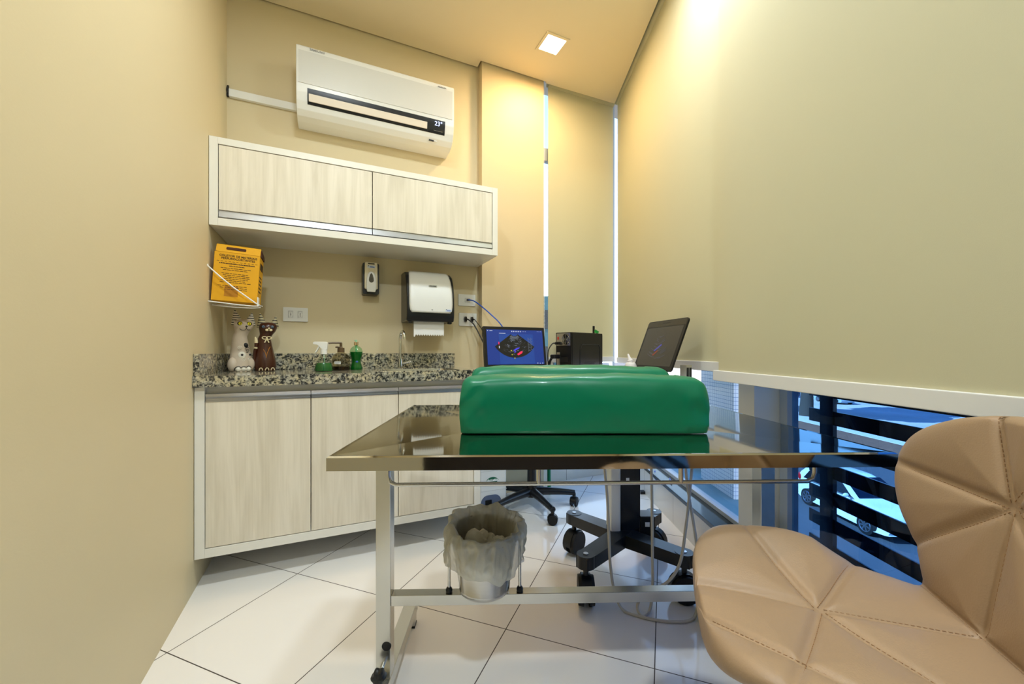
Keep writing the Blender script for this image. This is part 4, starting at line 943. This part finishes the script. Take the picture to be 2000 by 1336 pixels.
# clamp knob low on the left leg
kb = MB()
kx, ky, kz = LX0+.022, LY-.055, .125
def kn(i, j):
    t_ = 2*PI*j/48; rr_ = (.0185+.0022*math.cos(6*t_)); pr = [(.4, 0), (.95, .0), (1, .004), (1, .016), (.85, .021), (.3, .023), (.02, .023)][i]
    return Vector((kx+math.cos(t_)*rr_*pr[0], ky-pr[1], kz+math.sin(t_)*rr_*pr[0]))
kb.surf(kn, 7, 48, cv=True, caps=True); kbo = kb.build('clamp_knob', black_pl, tbx, 'black star knob')
MB().cyl((kx, ky, kz), (kx, LY-.02, kz+.002), .006, seg=14).build('knob_screw', chrome, kbo)
MB().cyl((LX0+.03, LY-.0215, .175), (LX0+.03, LY-.018, .175), .013, seg=20).build('hole_plug', black_pl, lg_ and tbx, 'black hole plug')
# rail under the front edge
ry, rz = -.352, .7125
pts = [(-.486, ry, TZ-.014), (-.486, ry, rz+.020), (-.482, ry, rz+.006), (-.470, ry, rz)]+[(x, ry, rz) for x in (-.2, 0, .2)]+[(.440, ry, rz), (.453, ry, rz+.006), (.457, ry, rz+.020), (.457, ry, TZ-.014)]
rl = MB().tube(pts, .0046, 12).build('front_rail', steel_tube, tbx)
for x in (-.160, .155): MB().cyl((x, ry, rz), (x, ry, TZ-.012), .0052, seg=12).build('rail_post', steel_tube, rl)
MB().box(.36, .385, -.30, -.26, TZ-.038, TZ-.012, .003).build('stop_block', black_pl, tbx)
# pail holder on the crossbar
bpy.context.view_layer.update()
TM = Matrix.Translation((.2090, 1.228, 0)) @ Matrix.Rotation(TR, 4, 'Z')
PC = (-.290, LY, 0)     # pail axis in table space
hold = MB()
for sx_ in (-1, 1): hold.cyl((PC[0]+sx_*.1015, PC[1], .300), (PC[0]+sx_*.1015, PC[1], .482), .0042, seg=12)
hold.tube([(PC[0]+.1015*math.cos(t*PI/20), PC[1]+.1015*math.sin(t*PI/20), .482) for t in range(40)], .0035, 8, closed=True)
ho = hold.build('pail_holder', steel_tube, tbx)
for sx_ in (-1, 1): MB().sph((PC[0]+sx_*.1015, PC[1], .318), .0098, (1, 1, 1.05), 16).build('holder_knob', black_pl, ho, 'black knob')
pc = TM @ Vector(PC)
pl = thing('waste_pail', 'small stainless steel pail hanging in the frame of the examination table', 'waste pail', (pc.x, pc.y, .322), TR)
MB().lathe([(0, 0), (.069, 0), (.072, .003), (.0735, .014), (.0725, .016), (.0975, .168), (.0990, .173), (.0955, .173), (.0945, .167), (.070, .012), (.0, .010)], seg=56).build('pail', steel_pail, pl)
# liner bag over the rim
lb = thing('bin_liner', 'crumpled translucent bag lining the steel pail and folded over its rim', 'bin bag', (pc.x, pc.y, .322), TR)
from mathutils import noise as NZ
random.seed(21)
ph = [random.random()*6.28 for _ in range(12)]
def fold(t_, s_):   # pleats round the bag
    return (.45*math.sin(9*t_+ph[0]+s_*1.5)+.35*math.sin(15*t_+ph[1]-s_*2)+.25*math.sin(23*t_+ph[2]+s_)+.2*math.sin(4*t_+ph[3]))
prof_in = [(.022, .055), (.045, .058), (.066, .075), (.077, .11), (.084, .14), (.0885, .168), (.092, .182), (.0975, .192)]
prof_out = [(.103, .193), (.109, .185), (.1125, .168), (.1145, .145), (.114, .128), (.1115, .112), (.1075, .101)]
allp = prof_in+prof_out; NP = 48; PP = cr([Vector((r_, z_, 0)) for r_, z_ in allp], 4); NR = 168
def bag(i, j):
    t_ = 2*PI*j/NR; p_ = PP[i]; f_ = i/(len(PP)-1); amp = .0065*math.sin(PI*min(1, f_*1.15+.05))+.0012
    if f_ > .65: amp *= 1.0+.8*(f_-.65)/.35
    fo = fold(t_, f_*2.2); r_ = p_.x+amp*fo; z_ = p_.y
    wav = .010*math.sin(t_)+.005*math.sin(2*t_+.6)+.0035*math.sin(5*t_+1.9)
    q_ = max(0, min(1, (f_-.30)/.2)); z_ += wav*q_
    if f_ > .75: z_ += (f_-.75)/.25*(.009*math.sin(3*t_+1.1)+.006*math.sin(7*t_)-.016*max(0, -math.sin(t_+.25)))
    r_ += .003*math.sin(3*t_+f_*3)
    cv3 = Vector((math.cos(t_)*2.2+f_*.9, math.sin(t_)*2.2, f_*2.6)); r_ += (NZ.noise(cv3*2.3)*.010+NZ.noise(cv3*5.5)*.006)*min(1, .25+f_); z_ += NZ.noise(cv3*1.7+Vector((5, 0, 0)))*.009*q_
    inner = f_ < .5
    if inner and z_ < .172: r_ = min(r_, .0685+(z_/.172)*.0245-.001)
    if not inner and z_ < .178: r_ = max(r_, .1045 if f_ < .9 else .1075)
    return Vector((math.cos(t_)*r_, math.sin(t_)*r_, z_))
bg = MB().surf(bag, len(PP), NR, cv=True, caps=False).build('bag_film', liner_m, lb, ang=180)
random.seed(9)
def blob(b, c, r_, sc=(1, 1, 1)):
    t = bmesh.new(); bmesh.ops.create_icosphere(t, subdivisions=3, radius=r_)
    for v in t.verts:
        v.co *= .85+.55*NZ.noise(v.co*60+Vector(c)*40)+.12*random.random(); v.co = Vector((v.co.x*sc[0], v.co.y*sc[1], v.co.z*sc[2]))+Vector(c)
    b._merge(t, 0)
ts = [((-.024, .004, .128), .040, (.9, .5, 1.1)), ((.018, .016, .118), .030, (1.0, .8, .9)), ((.046, .004, .128), .024, (.9, .8, .9))]
for i_, (c_, r_, s_) in enumerate(ts):
    m = MB(); blob(m, Vector(c_)+Vector((pc.x, pc.y, .322)), r_, s_); tag(m.build('tissue', tissue, ang=50), ('tall crumpled tissue in the bin bag, left of the others', 'crumpled tissue in the bin bag, middle of the three', 'small crumpled tissue in the bin bag, right of the others')[i_], 'tissue', 'tissues in the bin bag')

# ============================================================ GREEN TROUGH CUSHION
cu = thing('positioning_cushion', 'green vinyl trough-shaped positioning cushion on the steel table', 'cushion', (.193, 1.0555, TZ-.0035), TR*.0)
cp = cr([(0, .004, 0), (-.002, .012, 0), (-.006, .05, 0), (-.006, .10, 0), (.002, .135, 0), (.018, .152, 0), (.05, .158, 0), (.085, .146, 0), (.125, .085, 0), (.165, .066, 0), (.205, .086, 0), (.238, .150, 0), (.262, .170, 0), (.295, .174, 0), (.325, .164, 0), (.338, .13, 0), (.342, .06, 0), (.336, .012, 0), (.330, .0, 0), (.25, 0, 0), (.15, 0, 0), (.06, 0, 0), (.008, 0, 0), (0, .004, 0)], 6)[:-1]
NX = 90; HL = .330; ccx, ccz = .165, .055
from mathutils import noise as NZ
def cuf(i, j):
    x = math.sin((i/(NX-1)-.5)*PI)*HL if True else 0
    k_ = abs(x)/HL; sc_ = (max(0, 1-k_**16))**.30*.06+.94 if k_ < 1 else .94
    shr = (1-math.sqrt(max(0, 1-max(0, (k_-.90)/.10)**2))) if k_ > .90 else 0
    p_ = cp[j]; y = p_.x; z = p_.y
    cy_, cz_ = (.05 if y < .165 else .29), .07
    f_ = 1-.26*shr; y2 = cy_+(y-cy_)*f_; z2 = (cz_*.6)+(z-cz_*.6)*(1-.20*shr) if z > .01 else z
    d_ = NZ.noise(Vector((x*9, y*9, z*9)))*.0035+NZ.noise(Vector((x*24, y*24, z*24)))*.0016*(1+3*(k_ > .8))
    # slight sag of the top towards the ends
    z2 -= .010*k_**3*(z/.17)
    return Vector((x*(1+.012*math.sin(z*22)), y2+d_*(.4 if z < .01 else 1), max(z2+(d_ if z > .02 else 0), 0)))
cu_o = MB().surf(cuf, NX, len(cp), cv=True, caps=True).build('cover', vinyl, cu, ang=180)
MB().tube([(x, .0035+.0008*math.sin(x*40), .006) for x in [(-.30+.6*t/30) for t in range(31)]], .0018, 6).build('bottom_seam', mk('dark_green_seam', (0, 60, 40), .6), cu)

# ============================================================ TAN QUILTED SWIVEL CHAIR
F0 = Vector((.618, .537, .598)); DA = Vector((-.944, .33, 0)).normalized(); LA = Vector((.33, .944, 0)).normalized(); UP = Vector((0, 0, 1))
sw = thing('swivel_chair', 'tan quilted leatherette swivel chair in the right foreground', 'chair', (.475, .60, 0), 0)
off0 = Vector((.475, .60, 0))
SF, SB = -.362, .312     # front of seat, top of back, measured along the shell from the fold
def wid(a_):
    ks = [(-.362, .0), (-.360, .075), (-.355, .13), (-.338, .178), (-.30, .212), (-.225, .225), (-.155, .217), (-.09, .176), (-.04, .146), (0, .139), (.035, .146), (.08, .178), (.125, .214), (.175, .234), (.22, .228), (.258, .198), (.287, .142), (.304, .08), (.310, .04), (.312, .0)]
    for (a0, w0), (a1, w1) in zip(ks, ks[1:]):
        if a0 <= a_ <= a1:
            i = ks.index((a0, w0)); t_ = (a_-a0)/(a1-a0)
            pm = ks[i-1][1] if i > 0 else w0; pn = ks[i+2][1] if i+2 < len(ks) else w1
            am = ks[i-1][0] if i > 0 else a0-(a1-a0); an = ks[i+2][0] if i+2 < len(ks) else a1+(a1-a0)
            m0 = (w1-pm)/(a1-am)*(a1-a0); m1 = (pn-w0)/(an-a0)*(a1-a0)
            return max(0, (2*t_**3-3*t_**2+1)*w0+(t_**3-2*t_**2+t_)*m0+(-2*t_**3+3*t_**2)*w1+(t_**3-t_**2)*m1)
    return 0.0
# centre line of the shell: flat seat, tight bend, upright back
def cline(a_):
    rb = .035; th = R(82)
    if a_ <= -rb*th/2:
        s_ = a_+rb*th/2; nrm = UP.copy(); p_ = DA*(-s_); p_ = p_+UP*(-.012*min(1, max(0, (-s_-.22)/.14))**2)
        return p_, nrm
    if a_ < rb*th/2:
        t_ = (a_+rb*th/2)/rb; p_ = -DA*(rb*math.sin(t_))+UP*(rb*(1-math.cos(t_))); return p_, (UP*math.cos(t_)+DA*math.sin(t_))
    p1 = -DA*(rb*math.sin(th))+UP*(rb*(1-math.cos(th))); dr = -DA*math.cos(th)+UP*math.sin(th); s_ = a_-rb*th/2
    return p1+dr*s_-DA*(.10*s_*s_), (UP*math.cos(th)+DA*math.sin(th))
segs = []
sS = (-.195, 0.0); sB = (.192, 0.0)
for px_, py_ in ((-.005, 0), (-.40, .035), (-.255, .24), (-.065, .20), (-.30, -.24), (-.08, -.25)): segs.append((sS, (px_, py_)))
segs += [((-.37, -.06), (-.18, -.24))]
for px_, py_ in ((.0, 0), (.34, .07), (.19, .26), (.05, .18), (.05, -.18), (.19, -.26), (.34, -.07)): segs.append((sB, (px_, py_)))
segs += [((0, -.2), (0, .2))]
def sdist(a_, b_):
    best = 9
    for (x0, y0), (x1, y1) in segs:
        dx, dy = x1-x0, y1-y0; t_ = max(0, min(1, ((a_-x0)*dx+(b_-y0)*dy)/(dx*dx+dy*dy)))
        best = min(best, math.hypot(a_-x0-t_*dx, b_-y0-t_*dy))
    return best
def shell(a_, b_, side, n_off):
    p_, nr = cline(a_); lift = (.85 if a_ < -.14 else .50 if a_ > .10 else .25+.60*((a_+.02)/.12)**2 if a_ < -.02 else .25+.25*(a_+.02)/.12)*b_*b_
    return F0+p_+LA*b_+nr*(lift+n_off)
NA, NT = 190, 200
def chf(i, j):
    u_ = i/(NA-1); a_ = SF+(SB-SF)*(.5-.5*math.cos(PI*u_))*.35+(SB-SF)*u_*.65
    a_ = min(max(a_, SF+1e-5), SB-1e-5); w_ = max(wid(a_), .0005)
    # cross-section: flat superellipse; finer along the cushion face
    h_ = NT//2
    if j < h_+1: q_ = -1+2*j/h_; face = 1
    else: q_ = 1-2*(j-h_)/(NT-h_); face = -1
    qq = math.sin(q_*PI/2)*.55+q_*.45
    ed = max(0, 1-abs(qq)**5)**.5
    endf = min(1, w_/.10)**.5
    b_ = qq*w_
    T_ = .022*ed*endf
    if face > 0:
        d_ = sdist(a_, b_); T_ += (-.0065*math.exp(-(d_/.007)**2)+.006*(1-math.exp(-(d_/.035)**2)))*ed*endf
    return shell(a_, b_, face, face*T_)-off0
MB().surf(chf, NA, NT, cv=True, caps=False).build('quilted_shell', leather, sw, ang=180)
stb = MB()
for (x0, y0), (x1, y1) in segs:
    L_ = math.hypot(x1-x0, y1-y0); n_ = int(L_/.0068); dx, dy = (x1-x0)/L_, (y1-y0)/L_
    for k_ in range(1, n_):
        a0 = x0+dx*(k_*.0068)-dy*.0038; b0 = y0+dy*(k_*.0068)+dx*.0038; a1 = a0+dx*.0042; b1 = b0+dy*.0042
        if abs(b0) > wid(a0)*.93 or a0 < SF+.01 or a0 > SB-.01: continue
        P1 = [shell(a, b_, 1, .022*max(0, 1-abs(b_/max(wid(a), .01))**5)**.5-.0065*math.exp(-(.0038/.007)**2)+.0004) for a, b_ in ((a0, b0), (a1, b1))]
        stb.tube([P1[0]-off0, P1[1]-off0], .0006, 5)
stb.build('stitching', thread, sw, 'brown stitching')
m = MB(); m.cyl((0, 0, .14), (0, 0, .40), .028); m.cyl((0, 0, .38), (0, 0, .565), .016); m.box(-.07, .07, -.07, .07, .562, .578, .004); m.build('gas_column', chrome, sw)
for k in range(5):
    a_ = R(-10+72*k); Mx = Matrix.Rotation(a_, 4, 'Z')
    m = MB(); m.surf(lambda i, j: Mx @ Vector((.02+.2*i/8, (.024-.008*i/8)*math.cos(2*PI*j/12), .11-.02*(i/8)**2+(.018-.006*i/8)*math.sin(2*PI*j/12))), 9, 12, cv=True, caps=True)
    m.build('base_arm', chrome, sw); caster(sw, .215*math.cos(a_), .215*math.sin(a_), a_+R(50), .027, .04, .085)
MB().cyl((0, 0, .09), (0, 0, .145), .036).build('hub', chrome, sw)

# ============================================================ OUTSIDE
st = MB().box(-60, 180, -120, 220, -4.95, -4.8).build('ground_street', asphalt); struct(st)
m = MB().box(20.0, 23.6, -60, 160, -4.8, -4.62, .04).build('ground_verge', soil_m); struct(m)
m = MB().box(23.6, 27.0, -60, 160, -4.8, -4.60, .04).build('ground_sidewalk', sidewalk_m); struct(m)
m = MB().box(31.0, 110.0, -60, 160, -4.8, -4.72, .04).build('ground_far_verge', mk('pinkish_paving', (206, 184, 172), .9, var=.3, scale=.35)); struct(m)
# ledge and mosaic column outside the far right window
m = MB().prism([(1.085, 1.95), (1.365, 1.95), (1.365, 2.86), (1.75, 2.86), (1.75, 5.0), (1.085, 5.0)], -.13, .10, 'z'); struct(m.build('trim_4', ledge_m, smooth=False))
mc_ = MB(); mc_.box(1.352, 1.60, 2.43, 2.85, .10, 3.25, .004); struct(mc_.build('wall_mosaic_column', [mosaic_m2], smooth=False))
# railing of wide dark slats outside the near right window
rg = thing('slatted_railing', 'black slatted metal railing outside the right-hand window', 'railing', (1.15, 0, 0), 0)
for k in range(11):
    zt = .980-k*.0962
    if zt-.049 < .03: break
    MB().box(-.004, .004, -1.4, 1.537, zt-.049, zt, .0012).build('slat', black_metal, rg)
for y in (1.418, .05, -1.35): MB().box(-.008, .008, y, y+.061, -.0, 1.0, .002).build('post', black_metal, rg)
MB().box(-.02, .02, -1.4, 1.537, .985, 1.02, .003).build('top_rail', black_metal, rg)
# cars
def car(name, label, loc, rz, paintm, group=None):
    r = thing(name, label, 'car', loc, rz, group)     # local +Y = front, length 4.0
    Lh = 2.0
    side = [(-1.98, .35), (-1.96, .75), (-1.86, .98), (-1.55, 1.40), (-1.30, 1.50), (-.3, 1.54), (.15, 1.46), (.95, 1.00), (1.55, .90), (1.88, .76), (1.98, .55), (1.97, .30), (1.6, .22), (-1.6, .22)]
    P_ = cr([(y, z, 0) for y, z in side]+[(side[0][0], side[0][1], 0)], 4)[:-1]
    NXc = 11
    def f(i, j):
        p_ = P_[j]; t_ = (i/(NXc-1)-.5)*2; z = p_.y
        hw = .86-(.20*max(0, (z-.85)/.65)); ends_ = max(0, abs(p_.x)-1.5)/.5; hw -= .14*ends_*ends_
        k_ = .97 if abs(t_) > .99 else 1
        return Vector((math.copysign(abs(t_)**.7, t_)*hw, p_.x*(1-.02*t_*t_), z*k_-.04*t_*t_*(z > 1.3)))
    MB().surf(f, NXc, len(P_), cv=True, caps=True).build('body', paintm, r, ang=45)
    for sg in (-1, 1):
        ws = [(-1.45, .97), (-1.22, 1.36), (-.35, 1.42), (.12, 1.36), (.72, .99)]
        w_ = MB(); w_.surf(lambda i, j: Vector((sg*((.86-.20*max(0, (ws[j][1]-.85)/.65))+.006+(.0 if i == 0 else -.03)), ws[j][0], ws[j][1])), 2, 5, cv=True, caps=True); w_.build('side_window', car_glass, r)
        for y in (-1.23, 1.26):
            b = MB(); b.cyl((sg*.70, y, .30), (sg*.865, y, .30), .30, seg=32); o = b.build('wheel', tyre, r)
            b = MB(); b.cyl((sg*.86, y, .30), (sg*.872, y, .30), .06, seg=16)
            for k in range(7): a_ = 2*PI*k/7; b.box(-.012, .012, -.022, .022, .02, .20, mat=Matrix.Translation((sg*.866, y, .30)) @ Matrix.Rotation(a_, 4, 'X'))
            b.tube([(sg*.868, y+.20*math.cos(t*PI/16), .30+.20*math.sin(t*PI/16)) for t in range(32)], .018, 6, closed=True); b.build('wheel_rim', alu, o)
        MB().sph((sg*.70, -1.80, .92), .12, (.6, .7, 1.3), 12).build('tail_light', tail_red, r)
        MB().sph((sg*.66, 1.80, .70), .15, (1.1, .7, .5), 12).build('headlight', chrome, r)
        MB().sph((sg*.93, .62, 1.02), .10, (1, .5, .7), 12).build('wing_mirror', paintm, r)
    b = MB(); b.surf(lambda i, j: Vector(((-1+2*j/4)*(.62 if i else .76), (.18 if i else .93)+.0, (1.47 if i else 1.03)+.004)), 2, 5); b.build('windscreen', car_glass, r)
    b = MB(); b.surf(lambda i, j: Vector(((-1+2*j/4)*(.58 if i else .70), (-1.52 if i else -1.86), (1.405 if i else 1.0)+.006)), 2, 5); b.build('rear_window', car_glass, r)
    return r
car('parked_car', 'white hatchback parked in the street below the right-hand window', (12.10, 13.95, -4.8), R(180), car_white, 'cars in the street')
car('parked_car', 'dark blue car parked on the far side of the street', (35.5, 52.0, -4.72), R(180), car_dark, 'cars in the street')
car('parked_car', 'silver car on the far side of the street, nearer than the dark blue one', (36.5, 45.2, -4.72), R(180), car_silver, 'cars in the street')
# trees over the road
def tree(label, x, y, h_, r_, seed):
    random.seed(seed); r = thing('street_tree', label, 'tree', (x, y, -4.65), 0, 'trees across the street')
    t_ = MB(); t_.tube(cr([(0, 0, 0), (.1, .05, h_*.3), (-.05, .1, h_*.6), (.1, 0, h_*.85)], 6), [.55*(1-.03*k) for k in range(19)], 12)
    t_.build('trunk', bark, r)
    f = MB()
    for k in range(16):
        a_ = random.random()*6.28; q_ = random.random()**.5*r_
        t = bmesh.new(); bmesh.ops.create_icosphere(t, subdivisions=3, radius=r_*.42)
        for v in t.verts: v.co *= .75+.5*random.random()
        f._merge(t, 0, Matrix.Translation((math.cos(a_)*q_, math.sin(a_)*q_, h_*.9+random.uniform(-.3, .8)*r_)))
    f.build('crown', leafm, r, ang=10)
tree('tree with thick dark trunk across the street, left of the railing post', 26.0, 35.2, 7, 4.0, 1)
tree('broad tree beyond the far road, behind the railing slats', 60, 50, 6, 6, 2)
tree('tree beyond the far road, left of the broad tree', 58, 72, 6, 6, 4)
tree('tree beyond the far road, nearest on the right', 62, 32, 6, 6, 5)
nb = thing('neighbour_building', 'tall dark teal building far behind the gap beside the pilaster', 'building', (1.2, 34, -4.8), 0)
MB().box(-6, 3.4, 0, 12, 0, 10.6, .05).build('facade', mk('teal_facade', (52, 92, 100), .5, var=.1), nb)
for k in range(3):
    for j in range(3): MB().box(-4.6+k*2.7, -3.0+k*2.7, -.06, .05, 1.6+j*3.1, 3.2+j*3.1, .02).build('window', car_glass, nb)
pt = thing('ledge_plant', 'small leafy plant on the ledge beside the mosaic column outside', 'plant', (1.47, 3.05, .10), 0)
random.seed(2); m = MB()
for k in range(60):
    a_ = random.random()*6.28; L_ = .08+random.random()*.12; z0 = random.random()*.05; e_ = .3+random.random()*.9
    d_ = Vector((math.cos(a_)*math.cos(e_), math.sin(a_)*math.cos(e_), math.sin(e_))); sdv = Vector((-math.sin(a_), math.cos(a_), 0))
    p_ = Vector((0, 0, z0)); m.poly([p_, p_+d_*L_*.5+sdv*.012, p_+d_*L_+Vector((0, 0, -.02)), p_+d_*L_*.5-sdv*.012])
m.build('leaves', leafm, pt); MB().cyl((0, 0, 0), (0, 0, .08), .006, seg=8).build('stem', bark, pt)
